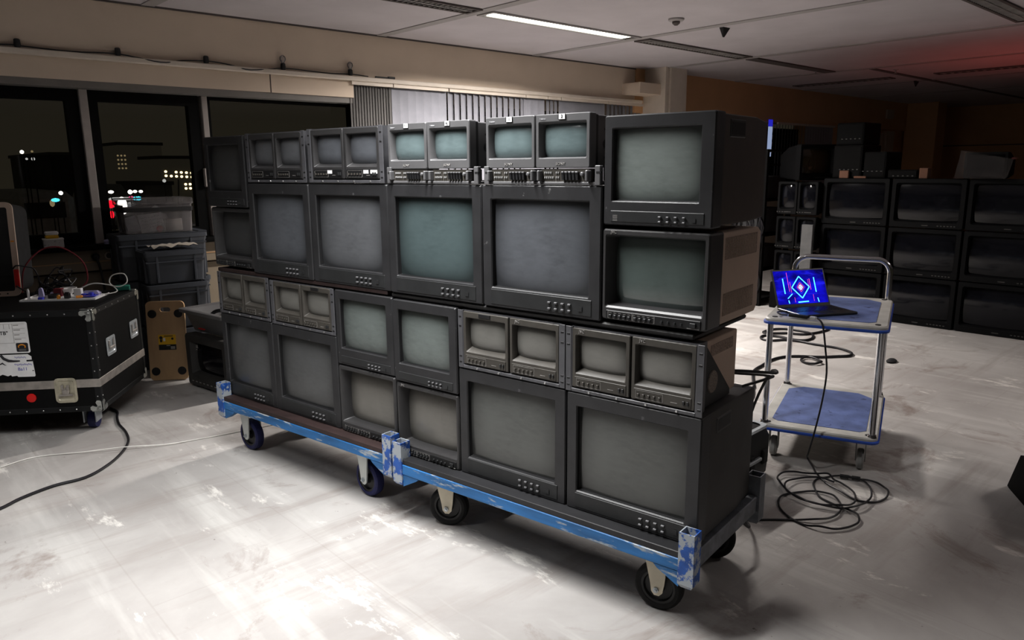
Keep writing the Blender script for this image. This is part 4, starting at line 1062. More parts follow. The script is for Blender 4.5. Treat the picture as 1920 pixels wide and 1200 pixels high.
# plywood furniture dolly standing on its end
t = thing('plywood_dolly', 'upright plywood furniture dolly with hand slot and yellow sticker', 'furniture dolly', (1.575, 5.200, .004), R(-36), rx=R(-5))
hw, hh = .125, .27
def board_poly():
    return rrect(-hw, hw, 0, 2*hh, 0, .03, 4)
m = MB(); a = board_poly(); b = [(p[0], .018, p[2]) for p in a]; sl = rrect(-.028*1.25, .028*1.25, .468, .498, 0, .0145, 4); sl2 = [(p[0], .018, p[2]) for p in sl]
m.loft([a, sl]); m.loft([b, a]); m.loft([sl, sl2]); m.loft([sl2, b])
m.build('board', M['wood'], t)
for sx in (-1, 1):
    for z in (.062, .455):
        MB().lathe([(.028, -.0008), (.028, -.003), (.024, -.0035)], (sx*.085, 0, z), 'y', 24).build('bolt_cap', M['black'], t)
m = MB().box(-.055, .058, -.0016, 0, .245, .312).build('yellow_sticker', M['yellow'], t)
q = MB(); q.lathe([(.011, -.0024), (.011, -.0018)], (-.038, 0, .292), 'y', 16); q.box(-.045, -.031, -.0024, -.0018, .262, .280); q.lathe([(.008, -.0024), (.008, -.0018)], (.036, 0, .284), 'y', 16); q.box(-.018, .04, -.0024, -.0018, .300, .305)
q.build('pictogram', M['ink'], m)
q = MB().box(-.024, -.010, -.0024, -.0018, .268, .290); q.build('pale_patch', M['white'], m)
MB().box(-.055, .058, -.0018, 0, .208, .245).build('black_sticker', M['blackmatte'], t)
MB().box(.022, .05, -.0024, -.0012, .213, .232).box(-.005, .02, -.0024, -.0012, .234, .241).build('sticker_print', M['letterdim'], t)
for sx in (-1, 1):
    for z in (.09, .43): MB().box(sx*.085-.012, sx*.085+.012, .018, .06, z-.018, z+.018, b=.006).build('caster', M['black'], t)
# television on the floor beside the left dolly, a pale crate on it
fy = CYAW
t = thing('floor_television', 'black tube television standing on the floor left of the left dolly', 'television', (1.671, 4.746, .012), fy)
w_, h_ = .50, .345
O = (-w_/2+.055, w_/2-.055, .075, h_-.045)
bezel_mesh(-w_/2, w_/2, 0, h_, O, [((.004,)*4, .006), ((.020, .020, .018, .018), .030), ((.022, .022, .02, .02), .06)], ch=.008, r=.014, back=.07, ro=.016).build('bezel', M['cab'], t)
screen_mesh(O[0]+.01, O[1]-.01, O[2]+.008, O[3]-.008, .055, .03).build('screen', M['tvscreen'], t)
MB().loft([rrect(-w_/2+.01, w_/2-.01, .006, h_-.01, .065, .02), rrect(-w_/2+.04, w_/2-.04, .02, h_-.04, .28, .03), rrect(-.15, .15, .05, .28, .42, .03)], 0, True, True).build('cabinet', M['cab'], t)
m = MB()
for i in range(9): m.box(-w_/2+.05+.045*i, -w_/2+.07+.045*i, -.002, .002, .028, .034)
m.build('markings', M['letterdim'], t)
m = MB().box(-.17, -.145, .028, .030, .250, .272).box(-.17, -.155, .028, .030, .236, .243).build('corner_sticker', M['letterdim'], t)
for sx in (-1, 1):
    for yy in (.03, .30): MB().lathe([(.018, -.012), (.02, .004)], (sx*.17, yy, 0), 'z', 12).build('foot', M['black'], t)
t = thing('open_crate', 'pale grey open crate tilted on the floor television', 'crate', (1.72, 4.844, .360), fy)
sx, sy, h = .50, .36, .148
def ring(e, zz, r=.025): return [(p[0], p[2]+.16, zz) for p in rrect(-sx/2+e, sx/2-e, -sy/2+e, sy/2-e, 0, r)]
m = MB().loft([ring(.045, 0), ring(.010, h-.03)], 0, True, False); m.loft([ring(.016, h-.01), ring(.05, .006)], 0, False, True); m.build('tub', M['crate2'], t)
MB().loft([ring(.002, h-.030), ring(-.018, h-.024), ring(-.020, h-.002), ring(-.016, h), ring(.012, h), ring(.016, h-.03)]).build('rim', M['crate2'], t)
MB().box(-.06, .01, -.02, -.008, .03, .036).build('red_mark', M['red'], t)
m = MB().tube(smooth([(-.05, .08, .03), (.0, .05, .12), (.06, .08, .15), (.10, .14, .12), (.02, .18, .04)], 5), .012, 8)
o = m.build('crate_strap', M['black']); o.location = t.location; o.rotation_euler = t.rotation_euler; tag(o, 'black strap lying in the pale open crate', 'strap')

# ================================================================== laptop trolley
TA = R(19.5)
TC = Vector((3.655, 1.62, 0))
t = thing('platform_trolley', 'two tier platform trolley with blue mats and chrome frame behind the monitors', 'trolley', TC, TA, None)
hx, hy = .40, .265
def plat(z, nm):
    m = MB()
    def ring(e, zz, r=.045): return [(p[0], p[2], zz) for p in rrect(-hx+e, hx-e, -hy+e, hy-e, 0, r, 4)]
    m.loft([ring(.01, z-.03), ring(.002, z-.018), ring(.002, z-.006), ring(.008, z), ring(.05, z+.0005)], 0, True, True)
    d = m.build(nm, M['tray'], t)
    MB().loft([ring(.008, z-.031), ring(-.004, z-.028), ring(-.005, z-.019), ring(.004, z-.015)]).build('bumper', M['bumper'], d)
    a, b, c = hx-.075, hy-.055, .07
    poly = [(-a+c*.4, -b), (a-c, -b), (a, -b+c), (a, b-c), (a-c, b), (-a+c*.4, b), (-a, b-c*.4), (-a, -b+c*.4)]
    MB().loft([[(x, y, z+.0004) for x, y in poly], [(x, y, z+.0026) for x, y in poly]], 0, False, True).build('mat', M['mat'], d)
    m = MB()
    for sx in (-1, 1):
        for sy in (-1, 1): m.lathe([(.013, z), (.012, z+.003), (.004, z+.0035)], (sx*(hx-.045), sy*(hy-.045), 0), 'z', 14)
    m.build('corner_bolts', M['cab'], d)
plat(.185, 'lower_platform'); plat(.705, 'upper_platform')
for sx, sy in ((-1, -1), (-1, 1), (1, -1), (1, 1)):
    m = MB().tube([(sx*(hx-.035), sy*(hy-.028), .18), (sx*(hx-.035), sy*(hy-.028), .68)], .0145, 14); m.lathe([(.022, .184), (.018, .195)], (sx*(hx-.035), sy*(hy-.028), 0), 'z', 14)
    m.build('post', M['chrome'], t)
m = MB().tube([(hx-.075, -hy+.028, .18), (hx-.075, -hy+.028, .68)], .0145, 14); m.build('post', M['chrome'], t)
hb = hx-.025; hyy = hy-.028; r0 = .07; zt = .915
pts = [(hb, -hyy, .70), (hb, -hyy, zt-r0)]
for i in range(1, 8): a = R(90*i/8); pts.append((hb, -hyy+r0-r0*math.cos(a), zt-r0+r0*math.sin(a)))
for i in range(0, 9): a = R(90*i/8); pts.append((hb, hyy-r0+r0*math.sin(a), zt-r0+r0*math.cos(a)))
pts += [(hb, hyy, .70)]
MB().tube(pts, .0145, 14).build('handle', M['chrome'], t)
for sx, sy in ((-1, -1), (-1, 1), (1, -1), (1, 1)):
    x, y = sx*(hx-.09), sy*(hy-.07)
    fk = MB().box(x-.035, x+.035, y-.03, y+.03, .142, .150); fk.prism([(x-.028, .142), (x+.028, .142), (x+.022, .05), (x-.002, .04)], y-.022, y-.018); fk.prism([(x-.028, .142), (x+.028, .142), (x+.022, .05), (x-.002, .04)], y+.018, y+.022)
    f_ = fk.build('caster_fork', M['casegrey'], t)
    MB().lathe([(.02, -.014), (.044, -.015), (.049, -.008), (.049, .008), (.044, .015), (.02, .014)], (x+.01, y, .049), 'y', 24).build('wheel', M['casegrey'], f_)
# laptop
def display_mat():
    m, nt, out = nodes_of('blue tunnel picture')
    tc = nt.nodes.new('ShaderNodeTexCoord')
    f = ramp(nt, noise(nt, mapped(nt, tc.outputs['Object'], (1, 1, 1.7)), 9, 3, .5), .36, .66)
    g = ramp(nt, noise(nt, mapped(nt, tc.outputs['Object'], (1, 1, 4)), 14, 3, .5), .55, .75)
    c = mixc(nt, f, (.004, .003, .10), (.012, .010, .80)); c = mixc(nt, g, c, (.03, .03, 1.0))
    e = N(nt, 'ShaderNodeEmission', Strength=1.0); nt.links.new(c, e.inputs[0]); nt.links.new(e.outputs[0], out.inputs[0]); return m
M['display'] = display_mat()
LA = R(-28)
t = thing('laptop', 'open black laptop showing a blue neon tunnel on the trolley top', 'laptop', (3.475, 1.615, .7085), LA)
lw, ld = .300, .205
MB().box(-lw/2, lw/2, -ld/2, ld/2, 0, .012, b=.003).build('base', M['lapbody'], t)
m = MB()
for r_ in range(5):
    for c_ in range(13):
        x = -lw/2+.022+c_*.0200; y = ld/2-.030-r_*.0195
        m.box(x, x+.0165, y-.016, y, .0118, .0132)
m.build('keyboard', M['key'], t)
MB().box(-.045, .045, -ld/2+.012, -ld/2+.072, .0118, .0124).build('touchpad', M['blackmatte'], t)
ln = MB(); AN = R(24)
ln.at((0, ld/2-.006, .010), 0, -AN)
ln.box(-lw/2, lw/2, 0, .006, 0, .195, b=.002)
lid = ln.build('lid', M['lapbody'], t)
d = MB().at((0, ld/2-.006, .010), 0, -AN)
sw, sz0, sz1 = lw/2-.008, .016, .187
mats = [M['display'], emit('screen cyan', (.06, .45, 1.0), 4.0), emit('screen pink', (.9, .10, .35), 1.6), emit('screen white', (.75, .8, 1.0), 3.0), emit('screen dark blue', (.004, .003, .10), .5), emit('screen mid blue', (.02, .05, 1.0), 1.5)]
d.box(-sw, sw, -.0008, .001, sz0, sz1, m=0)
def stroke(pts, r, mi, y=-.0014):
    for i in range(len(pts)-1):
        (xa, za), (xb, zb) = pts[i], pts[i+1]; l = math.hypot(xb-xa, zb-za); nx, nz = -(zb-za)/l*r, (xb-xa)/l*r
        d.add([(xa+nx, y, za+nz), (xb+nx, y, zb+nz), (xb-nx, y, zb-nz), (xa-nx, y, za-nz)], [(0, 1, 2, 3)], mi)
def diamond(cx, cz, a, b, r, mi, y): stroke([(cx, cz+b), (cx+a, cz), (cx, cz-b), (cx-a, cz), (cx, cz+b)], r, mi, y)
cz = .100
diamond(-.002, cz, .050, .056, .0026, 1, -.0014); diamond(-.002, cz, .028, .034, .0010, 5, -.0016); diamond(-.002, cz, .020, .024, .0012, 2, -.0017); diamond(-.002, cz, .011, .013, .0016, 3, -.0018)
d.add([(-.006, -.0019, cz), (-.002, -.0019, cz+.006), (.002, -.0019, cz), (-.002, -.0019, cz-.006)], [(0, 1, 2, 3)], 3)
for x, z0, z1, mi, r in ((-.095, .070, .148, 1, .0028), (.082, .072, .148, 1, .0028), (-.068, .080, .178, 2, .0012), (-.058, .075, .13, 2, .0010), (.055, .085, .142, 2, .0014), (.046, .10, .14, 2, .0008), (.062, .026, .060, 2, .0008)): stroke([(x, z0), (x, z1)], r, mi)
stroke([(-.085, .045), (-.055, .068)], .002, 1); stroke([(-.080, .020), (-.082, .036)], .0025, 1); stroke([(.088, .020), (.084, .042)], .0025, 1); stroke([(-.03, .024), (.03, .026)], .003, 1); stroke([(-.045, .024), (-.046, .05)], .0009, 2)
d.at(); d.build('display', mats, lid)
# adapter and cable hanging from the trolley
t = thing('video_adapter', 'black video adapter with silver plug at the trolley corner', 'adapter', TC+Vector((0, 0, 0)), TA)
zz = .7095
m = MB().tube(smooth([(-.25, .18, zz+.006), (-.315, .215, zz+.012), (-.350, .20, zz+.010), (-.355, .165, zz+.008)], 6), .0035, 6); m.build('lead', M['cable'], t)
MB().at((-.357, .115, zz+.008), R(-12)).box(-.010, .010, -.045, .045, -.007, .008, b=.003).build('body', M['black'], t)
MB().at((-.371, .050, zz+.008), R(-12)).box(-.008, .008, -.014, .014, -.005, .006, b=.002).build('plug', M['letter'], t)

# ================================================================== cables on the floor
def cable(name, pts, r, mat, label, z=None, k=5, closed=False, n=7):
    P = [Vector((p[0], p[1], p[2] if len(p) > 2 else r+.001)) for p in pts]
    o = MB().tube(smooth(P, k, closed), r, n, closed).build(name, M[mat]); return tag(o, label, 'cable')
cable('power_cable', [(-.9, 3.2), (-.3, 3.45), (.0, 3.52), (.22, 3.58), (.367, 3.638), (.455, 3.697), (.587, 3.747), (.719, 3.752), (.831, 3.836), (.933, 3.966), (1.009, 4.12), (1.043, 4.288), (1.053, 4.445), (1.079, 4.583), (1.11, 4.70), (1.10, 4.80)], .0065, 'cable', 'thick black cable running from under the flight case to the left edge')
cable('white_cable', [(-.6, 3.7), (.0, 4.0), (.25, 4.11), (.449, 4.183), (.566, 4.22), (.655, 4.202), (.802, 4.111, .008), (.965, 4.01, .019), (1.135, 3.935, .008), (1.289, 3.906), (1.477, 3.872), (1.72, 3.84), (2.0, 3.80)], .0027, 'cablewhite', 'thin white cable crossing the floor to the left dolly')
TP = lambda x, y, z: tuple(TC + Vector((math.cos(TA)*x-math.sin(TA)*y, math.sin(TA)*x+math.cos(TA)*y, z)))
drop = [TP(-.376, .030, zz+.008), TP(-.405, .005, .695), TP(-.425, -.015, .60), TP(-.432, -.03, .48), TP(-.428, -.02, .34), TP(-.432, .0, .20), TP(-.44, .02, .09), (3.34, 1.545, .02), (3.285, 1.49)]
loops = [(3.224, 1.443), (3.147, 1.358), (3.099, 1.277), (3.074, 1.209), (3.084, 1.158), (3.122, 1.125), (3.183, 1.116), (3.235, 1.127), (3.283, 1.164), (3.308, 1.205), (3.304, 1.249), (3.281, 1.285), (3.269, 1.32), (3.242, 1.368), (3.205, 1.392), (3.162, 1.41), (3.104, 1.399), (3.047, 1.368), (2.991, 1.318), (2.97, 1.269), (2.958, 1.214), (2.948, 1.167), (2.918, 1.124), (2.877, 1.101), (2.833, 1.1), (2.784, 1.113), (2.741, 1.14), (2.709, 1.184), (2.697, 1.238), (2.712, 1.301), (2.747, 1.358), (2.798, 1.403), (2.857, 1.426), (2.923, 1.423), (2.982, 1.393), (3.018, 1.357), (3.038, 1.314), (3.023, 1.268), (2.98, 1.221), (2.935, 1.198), (2.87, 1.187), (2.813, 1.197), (2.758, 1.231), (2.713, 1.283), (2.651, 1.345), (2.606, 1.384), (2.52, 1.45), (2.40, 1.47)]
zl = lambda i: .005 + .0065*(i % 5 == 2) + .004*((i//7) % 2)
cable('laptop_cable', drop + [(p[0], p[1], zl(i)) for i, p in enumerate(loops)], .0042, 'cable', 'black cable hanging from the laptop adapter and coiling on the floor')
cable('coiled_cable', [(p[0], p[1], .0145+.003*(i % 3)) for i, p in enumerate([(3.285, 1.293), (3.265, 1.246), (3.208, 1.194), (3.138, 1.159), (3.058, 1.147), (2.99, 1.155), (2.933, 1.191), (2.902, 1.238), (2.885, 1.293), (2.893, 1.362), (2.925, 1.431), (2.98, 1.495), (3.032, 1.534), (3.092, 1.54), (3.129, 1.509), (3.165, 1.471), (3.191, 1.427), (3.222, 1.387), (3.19, 1.345), (3.168, 1.30), (3.111, 1.225), (3.046, 1.188), (2.982, 1.182), (2.936, 1.216), (2.905, 1.264), (2.887, 1.319), (2.9, 1.385), (2.925, 1.431), (2.967, 1.465), (3.011, 1.476), (3.074, 1.467), (3.123, 1.436), (3.156, 1.39), (3.163, 1.332)])], .0042, 'cable', 'second black cable looped in wide rings over the first coil')
a_, b_ = Vector((3.250, 1.345, .014)), Vector((3.285, 1.268, .014))
m = MB(); m.tube([a_, a_+(b_-a_)*.42], .009, 10); m.tube([a_+(b_-a_)*.58, b_], .009, 10); m.tube([a_+(b_-a_)*.3, a_+(b_-a_)*.7], .006, 8)
tag(m.build('cable_coupler', M['black']), 'thick black coupler joining two cables on the coil', 'coupler')
cable('floor_cable', [(4.25, 2.35), (4.568, 2.538), (4.771, 2.585), (4.964, 2.614), (5.096, 2.597), (5.188, 2.54), (5.246, 2.465), (5.294, 2.403), (5.392, 2.331), (5.466, 2.281), (5.539, 2.28), (5.606, 2.334), (5.656, 2.433), (5.653, 2.538), (5.65, 2.645), (5.66, 2.742), (5.646, 2.811), (5.614, 2.871), (5.532, 2.924), (5.517, 2.994), (5.576, 3.049), (5.659, 3.053), (5.7, 2.955), (5.683, 2.83), (5.71, 2.748), (5.811, 2.732), (5.94, 2.776), (6.014, 2.851), (6.03, 2.958), (6.005, 3.077), (5.916, 3.133), (5.762, 3.131), (5.776, 3.057), (5.869, 2.965), (5.921, 2.854), (6.061, 2.806), (6.198, 2.793), (6.301, 2.816), (6.336, 2.878), (6.40, 2.967), (6.6, 3.2)], .0095, 'cable', 'long black cable winding on the floor behind the trolley')
cable('short_loop_cable', [(5.141, 2.331, .019), (5.198, 2.407, .018), (5.209, 2.464, .016), (5.149, 2.477, .012), (5.086, 2.45, .011), (5.053, 2.395, .011), (5.063, 2.342, .014), (5.124, 2.326, .019)], .0085, 'cable', 'single small ring of black cable seen through the trolley legs', closed=True)
m = MB().lathe([(.05, 0), (.055, .012), (.03, .025), (.01, .027)], n=12); o = m.build('rubber_scrap', M['blackmatte']); o.location = (5.55, 2.00, 0); o.scale = (1, .6, 1); tag(o, 'small dark scrap lying on the floor behind the trolley', 'scrap')
cable('power_lead', [tuple(cart(-.865, 2.30, .70)), tuple(cart(-.80, 2.36, .725)), tuple(cart(-.82, 2.43, .715)), tuple(cart(-.95, 2.44, .70)), tuple(cart(-1.05, 2.36, .715)), tuple(cart(-1.0, 2.30, .735)), tuple(cart(-.87, 2.33, .745)), tuple(cart(-.79, 2.40, .735)), tuple(cart(-.83, 2.46, .715)), tuple(cart(-.90, 2.50, .55)), tuple(cart(-.95, 2.52, .30)), tuple(cart(-1.10, 2.60, .006)), (2.42, 1.75, .006), (2.45, 2.15, .006), (3.2, 2.20, .006), (3.9, 2.2, .006), (4.25, 2.35, .0105)], .0048, 'cable', 'black leads bunched on top of the bottom right monitor')
cable('dolly_cable', [(2.62, 1.40, .006), (2.55, 1.44, .012), (2.50, 1.52, .012), (2.56, 1.55, .006), (2.60, 1.49, .014), (2.54, 1.40, .010), (2.44, 1.34, .05), (2.36, 1.36, .12), (2.30, 1.45, .15)], .006, 'cable', 'short black cable curling by the back post of the right dolly')
# hard case behind the monitors
t = thing('hard_case', 'black ribbed hard case with silver edge between monitors and trolley', 'case', (2.885, 1.775, 0), R(2))
m = MB(); hx_, hy_ = .19, .18
def ring(e, zz, r=.03): return [(p[0], p[2], zz) for p in rrect(-hx_+e, hx_-e, -hy_+e, hy_-e, 0, r)]
m.loft([ring(.02, 0), ring(.004, .015), ring(0, .09), ring(0, .096)], 0, True, True); m.build('lower_shell', M['black'], t)
MB().loft([ring(0, .10), ring(.0, .19), ring(.012, .225), ring(.03, .232)], 0, True, True).build('upper_shell', M['black'], t)
MB().loft([ring(.012, .224, .03), ring(.004, .232, .03), ring(.010, .240, .03), ring(.03, .238, .03)]).build('silver_edge', M['galv'], t)
m = MB()
for x in (-.12, .0, .12): m.box(x-.022, x+.022, -hy_-.014, -hy_+.006, .07, .135, b=.006)
m.box(hx_-.006, hx_+.014, -.15, -.08, .06, .14, b=.006); m.box(hx_-.006, hx_+.014, .05, .12, .06, .14, b=.006)
m.box(-hx_-.014, -hx_+.006, -.12, .12, .07, .13, b=.006)
m.build('latches', M['blackmatte'], t)
MB().box(-.07, .07, -hy_-.022, -hy_-.004, .100, .118, b=.004).build('handle', M['galv'], t)
# black wedge at the right edge of the view
t = thing('stage_wedge', 'black angular stage wedge cut by the right edge of the photo', 'speaker', (3.705, .80, 0), math.atan2(-.52, -.85))
MB().prism([(0, .004), (.02, 0), (.50, 0), (.50, .27), (.36, .27), (.10, .185)], 0, .42).build('cabinet', M['farblack'], t)
MB().box(.11, .34, .03, .39, .275, .30, b=.01).build('top_bar', M['farblack'], t)
m = MB().prism([(.16, .19), (.20, .19), (.20, .285), (.16, .285)], .05, .37)
m.build('bracket', M['farblack'], t)

# ================================================================== television wall at the right
TX = 7.0
def tv(name, label, y1, w, z, h, depth=.46, scr='tvscreen', group=None, x=TX, body='tvbody', rz=-PI/2, cat='television', knob=False, frame=.035, low=.05):
    """front faces -x; y1 is the left end (largest y) seen from the camera"""
    t = thing(name, label, cat, (x, y1-w/2, z), rz, group)
    O = (-w/2+frame, w/2-frame, low, h-frame)
    bezel_mesh(-w/2, w/2, 0, h, O, [((.003,)*4, .005), ((.012, .012, .012, .012), .022), ((.014,)*4, .06)], ch=.006, r=.012, back=.06, ro=.018).build('bezel', M[body], t)
    screen_mesh(O[0]+.006, O[1]-.006, O[2]+.006, O[3]-.006, .044, .030, 18, 14).build('screen', M[scr] if scr in M else S_[scr], t)
    MB().loft([rrect(-w/2+.006, w/2-.006, .005, h-.006, .055, .012), rrect(-w/2+.02, w/2-.02, .01, h-.02, depth*.55, .02), rrect(-w/2+.10*w/.6, w/2-.10*w/.6, .02, h*.75, depth, .02)], 0, True, True).build('cabinet', M[body], t)
    m = MB()
    for i in range(6): m.box(w/2-.20+.026*i, w/2-.186+.026*i, -.003, .002, low*.4, low*.55)
    m.build('buttons', M['cab'], t)
    MB().box(-.025, .025, -.0015, .001, low*.4, low*.55).build('badge', M['cab'], t)
    return t
rows = ['bottom', 'middle', 'top']
cols = ['left column', 'middle column', 'right column cut by the photo edge']
for r_ in range(3):
    for c_ in range(3):
        tv('wall_television', '%s row dark television, %s of the television wall' % (rows[r_], cols[c_]), [3.28, 2.66, 2.05][c_], [.60, .595, .62][c_], .004+.428*r_, .422, group='dark televisions stacked behind the trolley')
def block(name, label, cat, x0, x1, y0, y1, z0, z1, mat, det=None, b=.008):
    t = thing(name, label, cat, ((x0+x1)/2, (y0+y1)/2, z0))
    hx, hy, h = (x1-x0)/2, (y1-y0)/2, z1-z0
    MB().box(-hx, hx, -hy, hy, 0, h, b=b).build('casing', M[mat], t)
    if det: det(t, hx, hy, h)
    return t
def d_front(mat='blackmatte', mr=.015):
    def f(t, hx, hy, h):
        MB().box(-hx-.004, -hx+.004, -hy+mr, hy-mr, mr, h-mr, b=.002).build('front_panel', M[mat], t)
        m = MB()
        for i in range(5): m.box(-hx-.008, -hx-.003, -hy+.03+i*.04, -hy+.045+i*.04, h*.25, h*.25+.008)
        m.build('buttons', M['cab'], t)
    return f
ZT = .004+.428*2+.422
block('equipment_case', 'tall black equipment case on top of the left wall television', 'equipment', 7.05, 7.45, 2.96, 3.23, ZT, ZT+.30, 'farblack', d_front('farblack'))
block('equipment_case', 'black box topping the tall equipment case near the window', 'equipment', 7.06, 7.42, 2.965, 3.22, ZT+.301, ZT+.50, 'farblack', d_front('farblack'))
block('audio_unit', 'wide black unit beside the tall equipment case on the television wall', 'equipment', 7.05, 7.40, 2.745, 2.945, ZT, ZT+.235, 'farblack', d_front('farblack'))
block('media_player', 'flat black player lying on the middle wall television', 'player', 7.03, 7.30, 2.47, 2.72, ZT, ZT+.075, 'farblack', d_front('farblack', .008))
o = MB().box(0, .08, 0, .07, 0, .09, b=.004).build('tan_carton', M['tan']); o.location = (7.02, 2.385, ZT); tag(o, 'small tan carton right of the flat black player', 'carton')
o = MB().box(0, .03, 0, .085, 0, .07, b=.004).build('brown_carton', M['tan']); o.location = (7.01, 3.06, ZT); tag(o, 'small brown carton in front of the tall equipment case', 'carton')
o = MB().box(0, .02, 0, .11, 0, .02, b=.003).build('paper_slip', M['tan']); o.location = (7.01, 2.90, ZT); tag(o, 'flat brown slip lying before the wide black unit', 'card')
t = thing('wrapped_monitor', 'black monitor wrapped in clear plastic film on the right of the television wall', 'monitor', (7.08, 1.98, ZT), R(-96))
MB().loft([rrect(-.155, .165, 0, .215, 0, .012), rrect(-.155, .165, 0, .215, .06, .012), rrect(-.12, .12, .02, .17, .28, .02)], 0, True, True).build('casing', M['farblack'], t)
MB().box(-.135, .145, -.003, .002, .02, .195).build('screen', M['tvscreen'], t)
m = MB(); L = []
for k, (y, z) in enumerate(((-.10, .004), (-.06, .02), (-.02, .17), (.0, .228), (.10, .232))):
    L.append([(-.19+.40*i/9, y+random.uniform(-.006, .006)-(.02 if k < 2 else 0), max(.003, z*(1-.30*(i/9)*(1 if k > 1 else 0))+random.uniform(-.006, .006))) for i in range(10)])
m.loft(L, closed=False); m.build('plastic_film', M['film'], t, angle=60)
# older sets and gear left of the television wall
tv('portable_television', 'old television with a warm lamp reflection on its screen, behind the trolley', 3.57, .42, 1.262, .335, x=7.02, scr='warmreflection', depth=.36, rz=R(-23), frame=.03, low=.05)
cube_lab = ['dull cube monitor under the old television, left one', 'dull cube monitor under the old television, reddish right one', 'cube monitor of the middle pair, left one above the cable heap', 'cube monitor of the middle pair, right one beside the pale panel', 'lowest left cube monitor behind the laptop', 'lowest right cube monitor behind the laptop']
for r_ in range(3):
    for c_ in range(2):
        tv('cube_monitor', cube_lab[r_*2+c_], 3.70-.205*c_, .20, .935-.335*r_, .315, depth=.34, x=6.93, group='small cube monitors stacked behind the trolley', frame=.022, low=.05)
block('plinth', 'low black plinth carrying the cube monitors', 'plinth', 6.90, 7.35, 3.285, 3.71, 0, .262, 'farblack', d_front('farblack'))
block('tower_panel', 'pale grey tower standing between cube monitors and television wall', 'computer', 6.86, 6.90, 3.288, 3.40, .03, .85, 'towergrey', None, .004)
t = thing('cable_rack', 'tall black rack hung with cables at the right edge of the monitor stack', 'rack', (7.15, 3.985, 0), 0)
m = MB()
for x in (-.25, .25):
    for y in (-.16, .16): m.box(x-.02, x+.02, y-.02, y+.02, 0, 1.56)
for z in (.05, .35, .70, 1.05, 1.40, 1.54): m.box(-.25, .25, -.16, .16, z, z+.02)
m.build('frame', M['farblack'], t)
m = MB()
for i, (z0, z1) in enumerate(((.38, .60), (.74, .98), (1.08, 1.30))): m.box(-.24, .20, -.14, .13, z0, z1, b=.006)
m.build('rack_modules', M['blackmatte'], t)
m = MB()
for k in range(14):
    y0 = random.uniform(-.17, .12); z = random.uniform(.7, 1.5)
    m.tube(smooth([(-.27, y0, z), (-.30-.05*random.random(), y0+random.uniform(-.08, .08), z-.25), (-.29, y0+random.uniform(-.1, .1), z-.5), (-.27, y0, max(.05, z-.65))], 4), .006, 5)
m.build('hanging_cables', M['cable'], t)['kind'] = 'stuff'
MB().box(-.28, -.262, -.10, -.04, .50, .56, b=.003).build('white_plug', M['white'], t)

# ================================================================== the town outside at night
lampm = {'warm': emit('warm office light', (1.0, .80, .45), 3.0), 'dimwarm': emit('dim office light', (.8, .62, .35), .35), 'white': emit('white street light', (1.0, .97, .92), 6.0), 'red': emit('red tail light', (1.0, .01, .03), 2.2), 'cyan': emit('cyan sign light', (.10, .75, 1.0), 2.0), 'pink': emit('pink light', (1.0, .15, .35), .8), 'headlight': emit('headlight', (1.0, .95, .85), 9.0), 'dimwhite': emit('dim white light', (.8, .8, .8), .7)}
M['night'] = pm('dark facade', (.012, .011, .010), .9, var=.3, scale=.8)
M['haze'] = pm('night facade with painted haze', (.010, .009, .008), .95, var=.2, scale=.5)
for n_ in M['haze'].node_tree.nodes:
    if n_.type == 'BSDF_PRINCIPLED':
        n_.inputs['Emission Color'].default_value = (.0150, .0130, .0090, 1); n_.inputs['Emission Strength'].default_value = 1.0  # night haze painted in as a faint glow of the facade
M['facade'] = pm('pale facade', (.10, .10, .095), .9, var=.3, scale=.8)
def building(label, x0, x1, y0, y1, z0, z1, mat, wins=(), ):
    t = thing('building', label, 'building', ((x0+x1)/2, (y0+y1)/2, z0))
    hx, hy = (x1-x0)/2, (y1-y0)/2
    MB().box(-hx, hx, -hy, hy, 0, z1-z0).build('facade', M[mat], t)
    MB().box(-hx-.05, hx+.05, -hy-.05, hy+.05, z1-z0, z1-z0+.1).build('roof', M['night'], t)
    for (x, z, w, h, lm) in wins:
        MB().box(x-(x0+x1)/2-w/2, x-(x0+x1)/2+w/2, -hy-.06, -hy-.01, z-z0-h/2, z-z0+h/2, b=min(w, h)*.3).build('window', lampm[lm], t)
    return t
Y0 = 25.0
ws = [(8.085+.158*i, 1.36-.13*j-.010*i, .085, .075, 'warm') for i in range(6) for j in range(2) if not (i == 1 and j == 0)]
ws += [(8.66+.14*i, .955-.13*j, .085, .075, 'warm') for i in range(2) for j in range(2)]
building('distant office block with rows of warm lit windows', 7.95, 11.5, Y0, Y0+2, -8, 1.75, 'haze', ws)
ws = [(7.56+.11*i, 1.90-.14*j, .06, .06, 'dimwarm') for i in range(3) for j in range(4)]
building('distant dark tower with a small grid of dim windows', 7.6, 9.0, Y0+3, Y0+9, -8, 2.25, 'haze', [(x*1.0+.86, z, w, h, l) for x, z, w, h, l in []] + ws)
building('dark slab block behind the left window beside the mullion', 4.96, 5.9, Y0, Y0+6, -8, 1.84, 'night')
building('pale low hall behind the middle window', 6.55, 7.25, Y0-3, Y0-.5, -8, 1.0, 'facade')
